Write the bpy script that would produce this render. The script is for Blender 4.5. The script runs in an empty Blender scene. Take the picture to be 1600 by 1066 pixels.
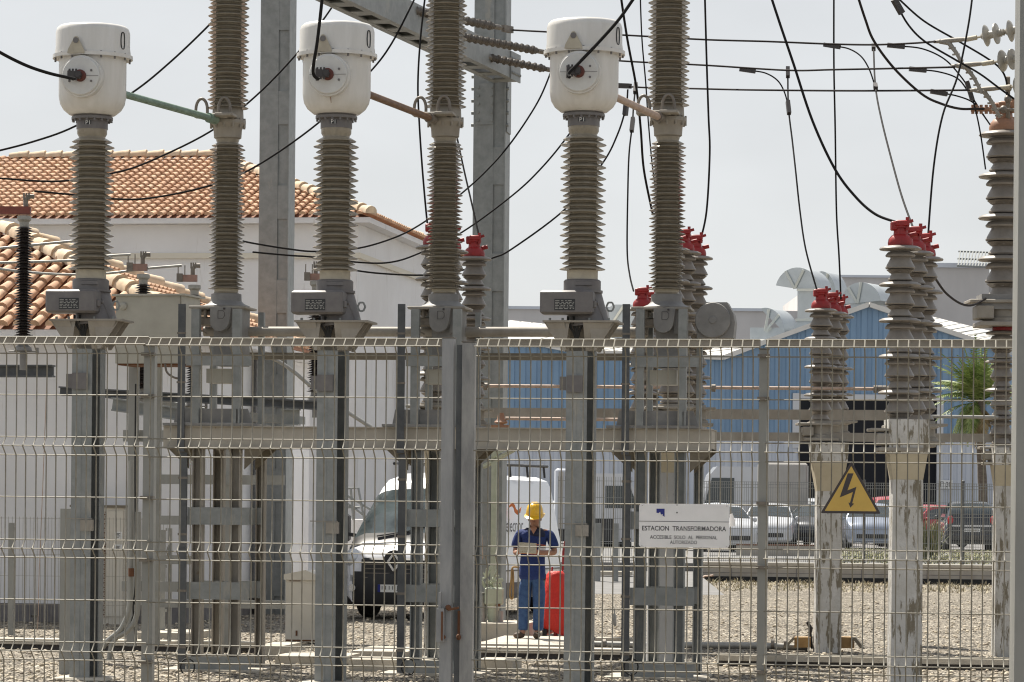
import bpy, math, random
from mathutils import Vector, Matrix
random.seed(7)
# ------------------------------------------------------------------ camera, sky, sun
F = 5000.0            # focal length in photograph pixels (1600 wide)
H0 = 783.0            # horizon row at the picture centre
ROLL = 0.0092
CAMZ = 1.9
SC = bpy.context.scene
COL = SC.collection
cr, sr = math.cos(ROLL), math.sin(ROLL)
cam_d = bpy.data.cameras.new("camera"); cam = bpy.data.objects.new("camera", cam_d); COL.objects.link(cam)
cam_d.sensor_fit = 'HORIZONTAL'; cam_d.sensor_width = 36.0; cam_d.lens = 36.0 * F / 1600.0
cam_d.shift_y = (H0 - 533.0) / 1600.0
cam_d.clip_start = 0.5; cam_d.clip_end = 3000.0
cam.matrix_world = Matrix(((cr, -sr, 0, 0), (0, 0, -1, 0), (sr, cr, 0, CAMZ), (0, 0, 0, 1)))
SC.camera = cam
SUN_EL, SUN_AZ = math.radians(57), math.radians(-32)     # azimuth measured from +Y (away from camera) towards +X
w = bpy.data.worlds.new("World"); SC.world = w; w.use_nodes = True
nt = w.node_tree; bg = nt.nodes['Background']
sky = nt.nodes.new('ShaderNodeTexSky'); sky.sky_type = 'NISHITA'; sky.sun_disc = False
sky.sun_elevation = SUN_EL; sky.sun_rotation = SUN_AZ; sky.dust_density = 0.6; sky.air_density = 1.0; sky.ozone_density = 2.5
hs = nt.nodes.new('ShaderNodeHueSaturation'); hs.inputs['Saturation'].default_value = 0.42
nt.links.new(sky.outputs[0], hs.inputs['Color'])
va = nt.nodes.new('ShaderNodeVectorMath'); va.operation = 'ADD'; va.inputs[1].default_value = (3, 3, 3)      # hazy white sky: soft shoulder
vd = nt.nodes.new('ShaderNodeVectorMath'); vd.operation = 'DIVIDE'; vs_ = nt.nodes.new('ShaderNodeVectorMath'); vs_.operation = 'SCALE'; vs_.inputs['Scale'].default_value = 4.42
nt.links.new(hs.outputs[0], va.inputs[0]); nt.links.new(hs.outputs[0], vd.inputs[0]); nt.links.new(va.outputs[0], vd.inputs[1])
tc_ = nt.nodes.new('ShaderNodeTexCoord'); cn = nt.nodes.new('ShaderNodeTexNoise'); cn.inputs['Scale'].default_value = 9; cn.inputs['Detail'].default_value = 5
cm_ = nt.nodes.new('ShaderNodeMapping'); cm_.inputs['Scale'].default_value = (1, 1, 2.5); nt.links.new(tc_.outputs['Generated'], cm_.inputs[0]); nt.links.new(cm_.outputs[0], cn.inputs['Vector'])
cr_ = nt.nodes.new('ShaderNodeMapRange'); cr_.inputs[1].default_value = .35; cr_.inputs[2].default_value = .65; cr_.inputs[3].default_value = 4.42; cr_.inputs[4].default_value = 4.72
nt.links.new(cn.outputs['Fac'], cr_.inputs[0]); nt.links.new(cr_.outputs[0], vs_.inputs['Scale'])
nt.links.new(vd.outputs[0], vs_.inputs[0]); nt.links.new(vs_.outputs[0], bg.inputs[0]); bg.inputs[1].default_value = 0.13
sun_d = bpy.data.lights.new("sun", 'SUN'); sun_d.energy = 4.6; sun_d.angle = math.radians(0.6); sun_d.color = (1, .94, .84)
sun = bpy.data.objects.new("sun", sun_d); COL.objects.link(sun)
sdir = Vector((math.sin(SUN_AZ) * math.cos(SUN_EL), math.cos(SUN_AZ) * math.cos(SUN_EL), math.sin(SUN_EL)))
sun.rotation_euler = sdir.to_track_quat('Z', 'Y').to_euler(); sun.location = (0, 0, 60)
SC.view_settings.view_transform = 'Standard'; SC.view_settings.look = 'None'
SC.view_settings.exposure = 0.92; SC.view_settings.gamma = 1.0
SC.cycles.max_bounces = 6; SC.cycles.pixel_filter_type = 'BLACKMAN_HARRIS'; SC.cycles.filter_width = 1.15

# ------------------------------------------------------------------ measuring helpers
YAW = math.radians(8.2)
def ray(px, py):
    dx, dz = px - 800.0, H0 - py
    return dx * cr - dz * sr, dx * sr + dz * cr
def P(px, py, Y):
    a, b = ray(px, py)
    return Vector((a * Y / F, Y, CAMZ + b * Y / F))
def UV(px, py, Y0, yaw=YAW):
    a, b = ray(px, py); s, c = math.sin(yaw), math.cos(yaw)
    t = Y0 * c / (a * s + F * c)
    X, Y, Z = a * t, F * t, CAMZ + b * t
    return X * c - (Y - Y0) * s, Z
def W(u, d, z, Y0, yaw=YAW):
    s, c = math.sin(yaw), math.cos(yaw)
    return Vector((u * c + d * s, Y0 - u * s + d * c, z))
def PR(px, py, Y0, d=0.0, yaw=YAW):
    u, z = UV(px, py, Y0, yaw)
    return W(u, d, z, Y0, yaw)

# ------------------------------------------------------------------ mesh builder
class MB:
    def __init__(s): s.v = []; s.f = []
    def add(s, vs, fs):
        o = len(s.v); s.v += [tuple(v) for v in vs]; s.f += [tuple(i + o for i in f) for f in fs]; return s
    def frame(s, o, ax, ay, az, b):
        x0, x1, y0, y1, z0, z1 = b; o = Vector(o)
        vs = [o + ax * x + ay * y + az * z for z in (z0, z1) for y in (y0, y1) for x in (x0, x1)]
        return s.add(vs, [(0, 2, 3, 1), (4, 5, 7, 6), (0, 1, 5, 4), (2, 6, 7, 3), (0, 4, 6, 2), (1, 3, 7, 5)])
    def box(s, x0, x1, y0, y1, z0, z1):
        return s.frame((0, 0, 0), Vector((1, 0, 0)), Vector((0, 1, 0)), Vector((0, 0, 1)), (x0, x1, y0, y1, z0, z1))
    def rbox(s, x0, x1, y0, y1, z0, z1, r=.01):          # box with chamfered vertical and horizontal edges
        vs = []; fs = []
        prof = [(z0, r), (z0 + r, 0), (z1 - r, 0), (z1, r)]
        for z, i in prof:
            a, b, c, d = x0 + i, x1 - i, y0 + i, y1 - i
            vs += [(a + r, c, z), (b - r, c, z), (b, c + r, z), (b, d - r, z), (b - r, d, z), (a + r, d, z), (a, d - r, z), (a, c + r, z)]
        for k in range(3):
            for j in range(8):
                fs.append((k * 8 + j, k * 8 + (j + 1) % 8, k * 8 + 8 + (j + 1) % 8, k * 8 + 8 + j))
        fs.append(tuple(range(7, -1, -1))); fs.append(tuple(range(24, 32)))
        return s.add(vs, fs)
    def obox(s, u0, u1, d0, d1, z0, z1, Y0, yaw=YAW):
        si, c = math.sin(yaw), math.cos(yaw)
        return s.frame((0, Y0, 0), Vector((c, -si, 0)), Vector((si, c, 0)), Vector((0, 0, 1)), (u0, u1, d0, d1, z0, z1))
    def pbox(s, x0, x1, y0, y1, Y0, dep, d0=0.0, yaw=YAW):
        ym, xm = (y0 + y1) / 2, (x0 + x1) / 2
        return s.obox(UV(x0, ym, Y0, yaw)[0], UV(x1, ym, Y0, yaw)[0], d0, d0 + dep, UV(xm, y1, Y0, yaw)[1], UV(xm, y0, Y0, yaw)[1], Y0, yaw)
    def bar(s, a, b, w, h=None, up=(0, 0, 1)):
        a, b = Vector(a), Vector(b); h = h or w; d = (b - a); L = d.length; d.normalize(); up = Vector(up)
        if abs(d.dot(up)) > .98: up = Vector((0, 1, 0))
        x = d.cross(up).normalized(); z = x.cross(d)
        return s.frame(a, x, d, z, (-w / 2, w / 2, 0, L, -h / 2, h / 2))
    def cone(s, a, b, r0, r1, n=16, cap=True):
        a, b = Vector(a), Vector(b); d = (b - a).normalized()
        up = Vector((0, 0, 1)) if abs(d.z) < .9 else Vector((1, 0, 0))
        x = d.cross(up).normalized(); y = d.cross(x)
        vs = [p + (x * math.cos(2 * math.pi * i / n) + y * math.sin(2 * math.pi * i / n)) * r for p, r in ((a, r0), (b, r1)) for i in range(n)]
        fs = [(i, (i + 1) % n, n + (i + 1) % n, n + i) for i in range(n)]
        if cap: fs += [tuple(range(n - 1, -1, -1)), tuple(range(n, 2 * n))]
        return s.add(vs, fs)
    def cyl(s, a, b, r, n=16): return s.cone(a, b, r, r, n)
    def lathe(s, prof, n=32, o=(0, 0, 0), ax=None):      # prof: (r, z)
        o = Vector(o); z = Vector(ax).normalized() if ax else Vector((0, 0, 1))
        up = Vector((0, 1, 0)) if abs(z.y) < .9 else Vector((1, 0, 0))
        x = up.cross(z).normalized(); y = z.cross(x)
        vs = []; fs = []
        for r, h in prof:
            for i in range(n):
                t = 2 * math.pi * i / n
                vs.append(o + z * h + (x * math.cos(t) + y * math.sin(t)) * r)
        for k in range(len(prof) - 1):
            for i in range(n): fs.append((k * n + i, k * n + (i + 1) % n, (k + 1) * n + (i + 1) % n, (k + 1) * n + i))
        fs.append(tuple(range(n - 1, -1, -1))); m = (len(prof) - 1) * n; fs.append(tuple(range(m, m + n)))
        return s.add(vs, fs)
    def tube(s, pts, r, n=8):
        pts = [Vector(p) for p in pts]; rs = r if isinstance(r, (list, tuple)) else [r] * len(pts)
        vs = []; fs = []; px = None
        for i, p in enumerate(pts):
            d = (pts[min(i + 1, len(pts) - 1)] - pts[max(i - 1, 0)]).normalized()
            if px is None:
                up = Vector((0, 0, 1)) if abs(d.z) < .9 else Vector((1, 0, 0)); px = d.cross(up).normalized()
            px = (px - d * px.dot(d)).normalized(); y = d.cross(px)
            vs += [p + (px * math.cos(2 * math.pi * k / n) + y * math.sin(2 * math.pi * k / n)) * rs[i] for k in range(n)]
        for i in range(len(pts) - 1):
            for k in range(n): fs.append((i * n + k, i * n + (k + 1) % n, (i + 1) * n + (k + 1) % n, (i + 1) * n + k))
        fs.append(tuple(range(n - 1, -1, -1))); m = (len(pts) - 1) * n; fs.append(tuple(range(m, m + n)))
        return s.add(vs, fs)
    def ball(s, c, r, n=10, m=7, sc=(1, 1, 1)):
        c = Vector(c); pr = [(max(.001, math.sin(math.pi * k / m)) * r, -math.cos(math.pi * k / m) * r) for k in range(m + 1)]
        b = MB().lathe(pr, n)
        return s.add([(v[0] * sc[0] + c.x, v[1] * sc[1] + c.y, v[2] * sc[2] + c.z) for v in b.v], b.f)
    def prism(s, pts, o, ax, ay, az, t):                 # 2-D outline extruded along az
        o = Vector(o); n = len(pts)
        vs = [o + ax * p[0] + ay * p[1] for p in pts] + [o + ax * p[0] + ay * p[1] + az * t for p in pts]
        return s.add(vs, [tuple(range(n - 1, -1, -1)), tuple(range(n, 2 * n))] + [(i, (i + 1) % n, n + (i + 1) % n, n + i) for i in range(n)])
    def pxprism(s, pts, Y0, t, yaw=YAW, d0=0):
        si, c = math.sin(yaw), math.cos(yaw)
        q = [UV(a, b, Y0, yaw) for a, b in pts]
        return s.prism(q, Vector((0, Y0, 0)) + Vector((si, c, 0)) * d0, Vector((c, -si, 0)), Vector((0, 0, 1)), Vector((si, c, 0)), t)
    def moved(s, M):
        r = MB(); r.v = [tuple(M @ Vector(v)) for v in s.v]; r.f = list(s.f); return r
    def merge(s, o): return s.add(o.v, o.f)
    def build(s, name, m, parent=None, world=False, smooth=30):
        me = bpy.data.meshes.new(name)
        vs = s.v
        if world and parent is not None:
            r = parent
            while r.parent: r = r.parent
            Mi = root_matrix(r).inverted(); vs = [tuple(Mi @ Vector(v)) for v in vs]
        me.from_pydata([tuple(v) for v in vs], [], s.f); me.validate(); me.update()
        if smooth:
            me.shade_smooth(); me.set_sharp_from_angle(angle=math.radians(smooth))
        o = bpy.data.objects.new(name, me); COL.objects.link(o)
        import bmesh
        bm = bmesh.new(); bm.from_mesh(me); bmesh.ops.recalc_face_normals(bm, faces=bm.faces); bm.to_mesh(me); bm.free()
        if smooth: me.set_sharp_from_angle(angle=math.radians(smooth))
        me.materials.append(m)
        if parent is not None: o.parent = parent
        return o
def root_matrix(r):
    return Matrix.LocRotScale(r.location, r.rotation_euler, r.scale)
def tag(o, label=None, cat=None, group=None, kind=None):
    if label: o['label'] = label
    if cat: o['category'] = cat
    if group: o['group'] = group
    if kind: o['kind'] = kind
    return o
def thing(name, label, cat, loc=(0, 0, 0), rz=0.0, group=None):
    o = bpy.data.objects.new(name, None); COL.objects.link(o); o.empty_display_size = .1
    o.location = loc; o.rotation_euler = (0, 0, rz)
    return tag(o, label, cat, group)
def copy_tree(o, parent=None):
    kids = [c for c in o.children]
    c = o.copy(); COL.objects.link(c)
    if parent is not None: c.parent = parent
    for k in kids: copy_tree(k, c)
    return c
def text(s, width, m, parent, M, name='lettering', height=None, world=True, bold=0.0):
    cu = bpy.data.curves.new(name, 'FONT'); cu.body = s; cu.size = 1.0; cu.extrude = 0.0; cu.offset = bold; cu.resolution_u = 3
    t = bpy.data.objects.new(name, cu); COL.objects.link(t)
    bpy.context.view_layer.update()
    me = bpy.data.meshes.new_from_object(t.evaluated_get(bpy.context.evaluated_depsgraph_get()))
    bpy.data.objects.remove(t); bpy.data.curves.remove(cu)
    xs = [v.co.x for v in me.vertices]; ys = [v.co.y for v in me.vertices]
    k = width / (max(xs) - min(xs)); ky = (height / (max(ys) - min(ys))) if height else k
    cx, cy = (max(xs) + min(xs)) / 2, (max(ys) + min(ys)) / 2
    b = MB(); b.v = [tuple(M @ Vector(((v.co.x - cx) * k, (v.co.y - cy) * ky, 0))) for v in me.vertices]
    b.f = [tuple(p.vertices) for p in me.polygons]
    return b.build(name, m, parent, world=world, smooth=0)
def face_matrix(o, yaw=YAW):
    s, c = math.sin(yaw), math.cos(yaw)
    return Matrix(((c, 0, -s, o[0]), (-s, 0, -c, o[1]), (0, 1, 0, o[2]), (0, 0, 0, 1)))
def spline(pts, k=6):
    out = []
    n = len(pts)
    for i in range(n - 1):
        p0, p1, p2, p3 = pts[max(i - 1, 0)], pts[i], pts[i + 1], pts[min(i + 2, n - 1)]
        for j in range(k):
            t = j / k
            out.append(tuple(.5 * (2 * b + (c - a) * t + (2 * a - 5 * b + 4 * c - d) * t * t + (3 * b - a - 3 * c + d) * t ** 3) for a, b, c, d in zip(p0, p1, p2, p3)))
    out.append(tuple(pts[-1])); return out

# ------------------------------------------------------------------ materials
def mat(name, col, rough=.6, metal=0.0, col2=None, scale=6.0, amt=.5, bump=0.0, bscale=60.0, stretch=(1, 1, 1), spec=.5,
        col3=None, s3=1.5, t3=.62, st3=(1, 1, .25), coat=0.0):
    m = bpy.data.materials.new(name); m.use_nodes = True; t = m.node_tree; b = t.nodes['Principled BSDF']
    b.inputs['Roughness'].default_value = rough; b.inputs['Metallic'].default_value = metal
    b.inputs['Specular IOR Level'].default_value = spec; b.inputs['Coat Weight'].default_value = coat
    b.inputs['Base Color'].default_value = (*col, 1)
    geo = t.nodes.new('ShaderNodeNewGeometry')
    if col2:
        mp = t.nodes.new('ShaderNodeMapping'); mp.inputs['Scale'].default_value = stretch; t.links.new(geo.outputs['Position'], mp.inputs[0])
        n = t.nodes.new('ShaderNodeTexNoise'); n.inputs['Scale'].default_value = scale; n.inputs['Detail'].default_value = 6; n.inputs['Roughness'].default_value = .65
        t.links.new(mp.outputs[0], n.inputs['Vector'])
        r = t.nodes.new('ShaderNodeMapRange'); r.inputs[1].default_value = .5 - amt * .25; r.inputs[2].default_value = .5 + .5 * (1.05 - amt) * .5 + .06
        t.links.new(n.outputs['Fac'], r.inputs[0])
        mx = t.nodes.new('ShaderNodeMix'); mx.data_type = 'RGBA'; mx.inputs[6].default_value = (*col, 1); mx.inputs[7].default_value = (*col2, 1)
        t.links.new(r.outputs[0], mx.inputs[0]); out = mx.outputs[2]
        if col3:
            mp3 = t.nodes.new('ShaderNodeMapping'); mp3.inputs['Scale'].default_value = st3; t.links.new(geo.outputs['Position'], mp3.inputs[0])
            n3 = t.nodes.new('ShaderNodeTexNoise'); n3.inputs['Scale'].default_value = s3; n3.inputs['Detail'].default_value = 9; n3.inputs['Roughness'].default_value = .7
            t.links.new(mp3.outputs[0], n3.inputs['Vector'])
            r3 = t.nodes.new('ShaderNodeMapRange'); r3.inputs[1].default_value = t3; r3.inputs[2].default_value = t3 + .05
            t.links.new(n3.outputs['Fac'], r3.inputs[0])
            m3 = t.nodes.new('ShaderNodeMix'); m3.data_type = 'RGBA'; m3.inputs[7].default_value = (*col3, 1)
            t.links.new(out, m3.inputs[6]); t.links.new(r3.outputs[0], m3.inputs[0]); out = m3.outputs[2]
        t.links.new(out, b.inputs['Base Color'])
    if bump:
        n2 = t.nodes.new('ShaderNodeTexNoise'); n2.inputs['Scale'].default_value = bscale; n2.inputs['Detail'].default_value = 5
        t.links.new(geo.outputs['Position'], n2.inputs['Vector'])
        bp = t.nodes.new('ShaderNodeBump'); bp.inputs['Strength'].default_value = bump; bp.inputs['Distance'].default_value = .05 if bump in (.5, .6) else .02
        t.links.new(n2.outputs['Fac'], bp.inputs['Height']); t.links.new(bp.outputs[0], b.inputs['Normal'])
    return m
def island_mat(name, cols, rough=.8, noise=None):
    m = bpy.data.materials.new(name); m.use_nodes = True; t = m.node_tree; b = t.nodes['Principled BSDF']
    b.inputs['Roughness'].default_value = rough
    g = t.nodes.new('ShaderNodeNewGeometry'); r = t.nodes.new('ShaderNodeValToRGB'); t.links.new(g.outputs['Random Per Island'], r.inputs[0])
    e = r.color_ramp.elements
    while len(e) < len(cols): e.new(.5)
    for i, c in enumerate(cols): e[i].position = i / (len(cols) - 1); e[i].color = (*c, 1)
    out = r.outputs[0]
    if noise:
        n = t.nodes.new('ShaderNodeTexNoise'); n.inputs['Scale'].default_value = noise; n.inputs['Detail'].default_value = 6
        t.links.new(g.outputs['Position'], n.inputs['Vector'])
        mr = t.nodes.new('ShaderNodeMapRange'); mr.inputs[1].default_value = .35; mr.inputs[2].default_value = .7; mr.inputs[3].default_value = .72; mr.inputs[4].default_value = 1.12
        t.links.new(n.outputs['Fac'], mr.inputs[0])
        vm = t.nodes.new('ShaderNodeVectorMath'); vm.operation = 'SCALE'; t.links.new(out, vm.inputs[0]); t.links.new(mr.outputs[0], vm.inputs['Scale']); out = vm.outputs[0]
    t.links.new(out, b.inputs['Base Color'])
    return m
M = {}
SI, CO = math.sin(YAW), math.cos(YAW)
M['galv'] = mat('galvanised_steel', (.27, .28, .275), .5, .25, (.20, .21, .205), 7, .6, col3=(.31, .30, .27), s3=2, t3=.6)
M['galv_dark'] = mat('dark_steel', (.11, .115, .12), .5, .3, (.07, .075, .08), 8, .6)
M['grey_paint'] = mat('grey_paint', (.24, .235, .225), .55, 0, (.17, .165, .16), 5, .7)
M['housing'] = mat('weathered_housing_grey', (.165, .155, .15), .5, .1, (.13, .12, .12), 9, .6, col3=(.20, .15, .11), s3=6, t3=.66)
M['tan_steel'] = mat('dusty_steel', (.32, .295, .255), .6, .05, (.23, .205, .17), 4, .6, stretch=(1, 1, .6), col3=(.20, .13, .07), s3=5, t3=.68)
M['olive'] = mat('stained_steel', (.21, .18, .13), .65, 0, (.13, .11, .08), 6, .7)
M['wire'] = mat('fence_wire', (.27, .25, .205), .6, .1, (.19, .175, .14), 30, .6)
M['post'] = mat('fence_post', (.30, .30, .28), .5, .2, (.23, .23, .215), 5, .5, stretch=(1, 1, .3))
M['gatepost'] = mat('worn_gate_post', (.33, .33, .33), .5, .25, (.22, .225, .23), 6, .7, stretch=(2, 2, .4), col3=(.17, .09, .045), s3=7, t3=.69)
M['rodins'] = mat('dark_rod_insulator', (.14, .12, .10), .35, 0, (.10, .085, .07), 12, .5)
M['porc'] = mat('brown_glazed_porcelain', (.31, .275, .215), .24, 0, (.235, .205, .155), 10, .6, spec=.6, col3=(.33, .30, .25), s3=9, t3=.62)
M['porc2'] = mat('grey_porcelain', (.235, .21, .18), .42, 0, (.175, .155, .135), 8, .6, col3=(.16, .13, .10), s3=6, t3=.63)
M['black_ins'] = mat('black_polymer', (.025, .022, .022), .35, 0, (.05, .035, .03), 10, .5)
M['tank'] = mat('cream_tank_paint', (.67, .655, .63), .38, 0, (.59, .575, .54), 3, .7, stretch=(3, 3, .5), col3=(.50, .44, .34), s3=3, t3=.68)
M['disc'] = mat('pale_plate_paint', (.60, .60, .58), .42, 0, (.53, .52, .50), 6, .5)
M['cream'] = mat('cream_cement', (.47, .43, .34), .7, 0, (.38, .34, .27), 8, .6)
M['redcap'] = mat('red_cap_paint', (.33, .014, .014), .5, 0, (.22, .012, .012), 9, .6)
M['browncap'] = mat('brown_cap', (.36, .19, .11), .5, 0, (.24, .12, .07), 9, .6)
M['seal'] = mat('terracotta_seal', (.10, .022, .014), .6)
M['cable'] = mat('black_cable', (.016, .015, .015), .85, spec=.15)
M['conductor'] = mat('bare_conductor', (.028, .024, .024), .8, 0, spec=.15)
M['tube_grey'] = mat('aluminium_tube', (.34, .335, .31), .45, .3, (.26, .25, .23), 6, .5)
M['tube_green'] = mat('green_patina_tube', (.22, .31, .25), .55, .1, (.15, .21, .16), 12, .7, col3=(.06, .07, .05), s3=12, t3=.62)
M['tube_brown'] = mat('copper_brown_tube', (.22, .13, .075), .5, .2, (.14, .08, .05), 12, .7)
M['tube_pink'] = mat('pale_copper_tube', (.47, .36, .29), .55, .1, (.36, .26, .20), 12, .7)
M['clamp'] = mat('clamp_metal', (.22, .195, .165), .5, .3, (.14, .12, .10), 15, .6)
M['clamp_dark'] = mat('dark_clamp', (.05, .045, .045), .5, .2)
M['pinkbar'] = mat('pink_bracket', (.34, .20, .16), .6, 0, (.24, .15, .12), 9, .6)
M['redbar'] = mat('rust_red_bracket', (.22, .055, .035), .6, 0, (.15, .04, .03), 9, .6)
M['white_wall'] = mat('white_render', (.75, .745, .75), .9, 0, (.69, .68, .68), .8, .6, bump=.1, bscale=12, col3=(.62, .605, .59), s3=1.6, t3=.60, st3=(1.6, 1.6, .16))
M['plinth'] = mat('grey_plinth', (.20, .19, .19), .9, 0, (.13, .12, .12), 3, .6)
M['cornice'] = mat('cream_cornice', (.66, .62, .53), .9)
M['page'] = mat('notebook_page', (.50, .45, .34), .8, 0, (.38, .33, .24), 40, .6)
M['concrete'] = mat('pale_concrete', (.50, .46, .39), .9, 0, (.40, .365, .30), 3, .6, bump=.3, bscale=25, col3=(.27, .24, .19), s3=4, t3=.62, st3=(1, 1, 1))
M['kerb'] = mat('kerb_block', (.40, .375, .33), .9, 0, (.32, .29, .25), 3, .6, bump=.2, bscale=25)
M['pillar'] = mat('peeling_white_pillar', (.56, .55, .53), .85, 0, (.44, .425, .39), 5, .6, bump=.4, bscale=30, col3=(.19, .165, .12), s3=8, t3=.515, st3=(1.8, 1.8, .32))
M['greypillar'] = mat('smooth_grey_pillar', (.46, .46, .465), .8, 0, (.40, .40, .40), 2, .6, col3=(.26, .25, .23), s3=4, t3=.6, st3=(1, 1, .3))
M['yellowband'] = mat('ochre_pillar_band', (.50, .44, .32), .85, 0, (.44, .38, .27), 5, .6, col3=(.22, .18, .12), s3=9, t3=.64)
M['cabinet'] = mat('ivory_cabinet', (.62, .585, .51), .5, 0, (.55, .51, .43), 2, .6, col3=(.30, .16, .07), s3=2.2, t3=.72)
M['box'] = mat('beige_control_box', (.40, .385, .33), .5, 0, (.34, .325, .275), 3, .6)
M['rust'] = mat('rust', (.15, .065, .03), .85, 0, (.11, .045, .02), 20, .7)
M['black'] = mat('black_trim', (.02, .02, .022), .45)
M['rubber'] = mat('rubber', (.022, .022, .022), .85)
M['paper'] = mat('white_label', (.75, .75, .73), .7)
M['sign_white'] = mat('sign_white', (.80, .785, .78), .5, 0, (.74, .73, .72), 9, .5)
M['ink'] = mat('sign_ink', (.05, .05, .055), .6)
M['blueink'] = mat('blue_mark', (.012, .02, .20), .5)
M['sign_yellow'] = mat('sign_ochre_yellow', (.60, .40, .09), .5, 0, (.52, .34, .075), 8, .5)
M['sign_black'] = mat('sign_black', (.045, .035, .035), .5)
M['plate_metal'] = mat('name_plate', (.12, .115, .11), .45, .3, (.35, .34, .33), 90, .7)
M['bluehall'] = mat('blue_cladding', (.20, .31, .445), .5, 0, (.17, .27, .395), .5, .6)
M['whitehall'] = mat('white_cladding', (.58, .61, .67), .55, 0, (.52, .55, .60), .5, .6)
M['hallroof'] = mat('white_roof_sheet', (.68, .66, .62), .5, 0, (.58, .56, .52), .6, .6)
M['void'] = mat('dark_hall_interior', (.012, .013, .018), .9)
M['farwall'] = mat('grey_hall_wall', (.58, .56, .55), .9, 0, (.50, .485, .48), .5, .7, stretch=(1, 1, .3))
M['duct'] = mat('duct_sheet', (.52, .55, .56), .35, .45, (.44, .47, .48), 1, .6)
M['ductrib'] = mat('duct_rib', (.60, .60, .54), .4, .3)
M['carwhite'] = mat('white_car_paint', (.52, .53, .55), .25, 0, coat=.5)
M['vanwhite'] = mat('white_van_paint', (.80, .81, .84), .28, 0, coat=.4)
M['carsilver'] = mat('silver_car_paint', (.30, .34, .42), .3, .4, coat=.5)
M['cargrey'] = mat('dark_grey_car_paint', (.055, .06, .07), .3, .3, coat=.5)
M['carred'] = mat('red_car_paint', (.35, .015, .02), .3, 0, coat=.5)
M['carblack'] = mat('black_car_paint', (.014, .016, .022), .22, 0, coat=.6)
M['glass'] = mat('dark_glass', (.03, .04, .045), .08, 0, spec=.8)
M['windscreen'] = mat('windscreen_glass', (.02, .026, .028), .06, 0, (.10, .125, .13), 1.8, .6, spec=.8)
M['lamp'] = mat('headlight_glass', (.60, .62, .64), .15, .2)
M['taillamp'] = mat('tail_light', (.45, .02, .02), .2)
M['chrome'] = mat('chrome', (.55, .55, .56), .2, .9)
M['helmet'] = mat('yellow_hard_hat', (.80, .47, .015), .3, 0, coat=.3)
M['skin'] = mat('skin', (.33, .17, .11), .55, 0, (.28, .14, .09), 15, .5)
M['hair'] = mat('dark_hair', (.02, .015, .012), .7)
M['shirt'] = mat('royal_blue_shirt', (.014, .034, .155), .85, 0, (.010, .026, .115), 12, .6, bump=.5, bscale=18)
M['navy'] = mat('navy_yoke', (.012, .018, .055), .85, 0, (.01, .014, .04), 12, .6)
M['jeans'] = mat('blue_jeans', (.022, .055, .155), .85, 0, (.045, .10, .22), 14, .7, bump=.5, bscale=14)
M['shoe'] = mat('brown_work_shoe', (.10, .065, .04), .7, 0, (.06, .04, .03), 20, .6)
M['orange'] = mat('orange_piping', (.55, .14, .02), .7)
M['redbag'] = mat('red_cover_fabric', (.62, .025, .012), .6, 0, (.52, .018, .01), 4, .6, bump=.6, bscale=9)
M['green_paint'] = mat('pale_green_paint', (.42, .45, .35), .6, 0, (.34, .37, .28), 7, .6, col3=(.12, .10, .06), s3=8, t3=.64)
M['wood'] = mat('cardboard_brown', (.40, .25, .10), .8, 0, (.30, .18, .07), 9, .6)
M['asphalt'] = mat('asphalt', (.20, .195, .19), .95, 0, (.15, .148, .145), 1.5, .6)
M['trunk'] = mat('palm_trunk', (.17, .14, .11), .9, 0, (.10, .08, .06), 5, .8, stretch=(1, 1, 4), bump=.8, bscale=14)
M['solar'] = mat('roof_rack_grey', (.22, .23, .22), .5)
M['trailer'] = mat('grey_beige_trailer', (.45, .43, .40), .6, 0, (.38, .36, .33), 1.5, .6)
M['leaf'] = island_mat('palm_leaf', [(.09, .14, .03), (.19, .25, .06), (.30, .34, .12)], .55)
M['dullstring'] = mat('pale_string_porcelain', (.40, .38, .33), .4, 0, (.31, .29, .25), 12, .6)
M['beam'] = mat('pale_dusty_beam', (.44, .405, .345), .65, 0, (.35, .32, .27), 3, .6, stretch=(1, 1, .6), col3=(.26, .18, .11), s3=5, t3=.68)
M['mottled'] = mat('mottled_gate_post', (.40, .395, .38), .6, .1, (.25, .25, .25), 9, .7, stretch=(2, 2, .6), col3=(.20, .11, .06), s3=7, t3=.70)
M['deadleaf'] = island_mat('dry_palm_leaf', [(.22, .15, .07), (.34, .26, .13), (.15, .12, .05)], .7)
M['weed'] = island_mat('weed_leaf', [(.11, .13, .04), (.19, .19, .08), (.27, .24, .12)], .7)
M['drygrass'] = island_mat('dry_grass_blade', [(.40, .34, .22), (.32, .27, .17), (.46, .39, .27), (.20, .20, .11)], .8)
M['tile'] = island_mat('terracotta_tile', [(.47, .27, .16), (.56, .35, .22), (.60, .39, .25), (.53, .32, .20), (.66, .46, .31)], .85, 5)
M['ridgetile'] = island_mat('pale_ridge_tile', [(.60, .46, .31), (.68, .55, .40), (.56, .41, .27)], .85, 5)
M['pan'] = mat('pan_tile', (.26, .13, .08), .9, 0, (.18, .09, .055), 8, .6)
M['stone'] = island_mat('gravel_stone', [(.30, .25, .18), (.50, .43, .32), (.62, .54, .41), (.22, .18, .14), (.56, .49, .39)], .85)
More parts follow.
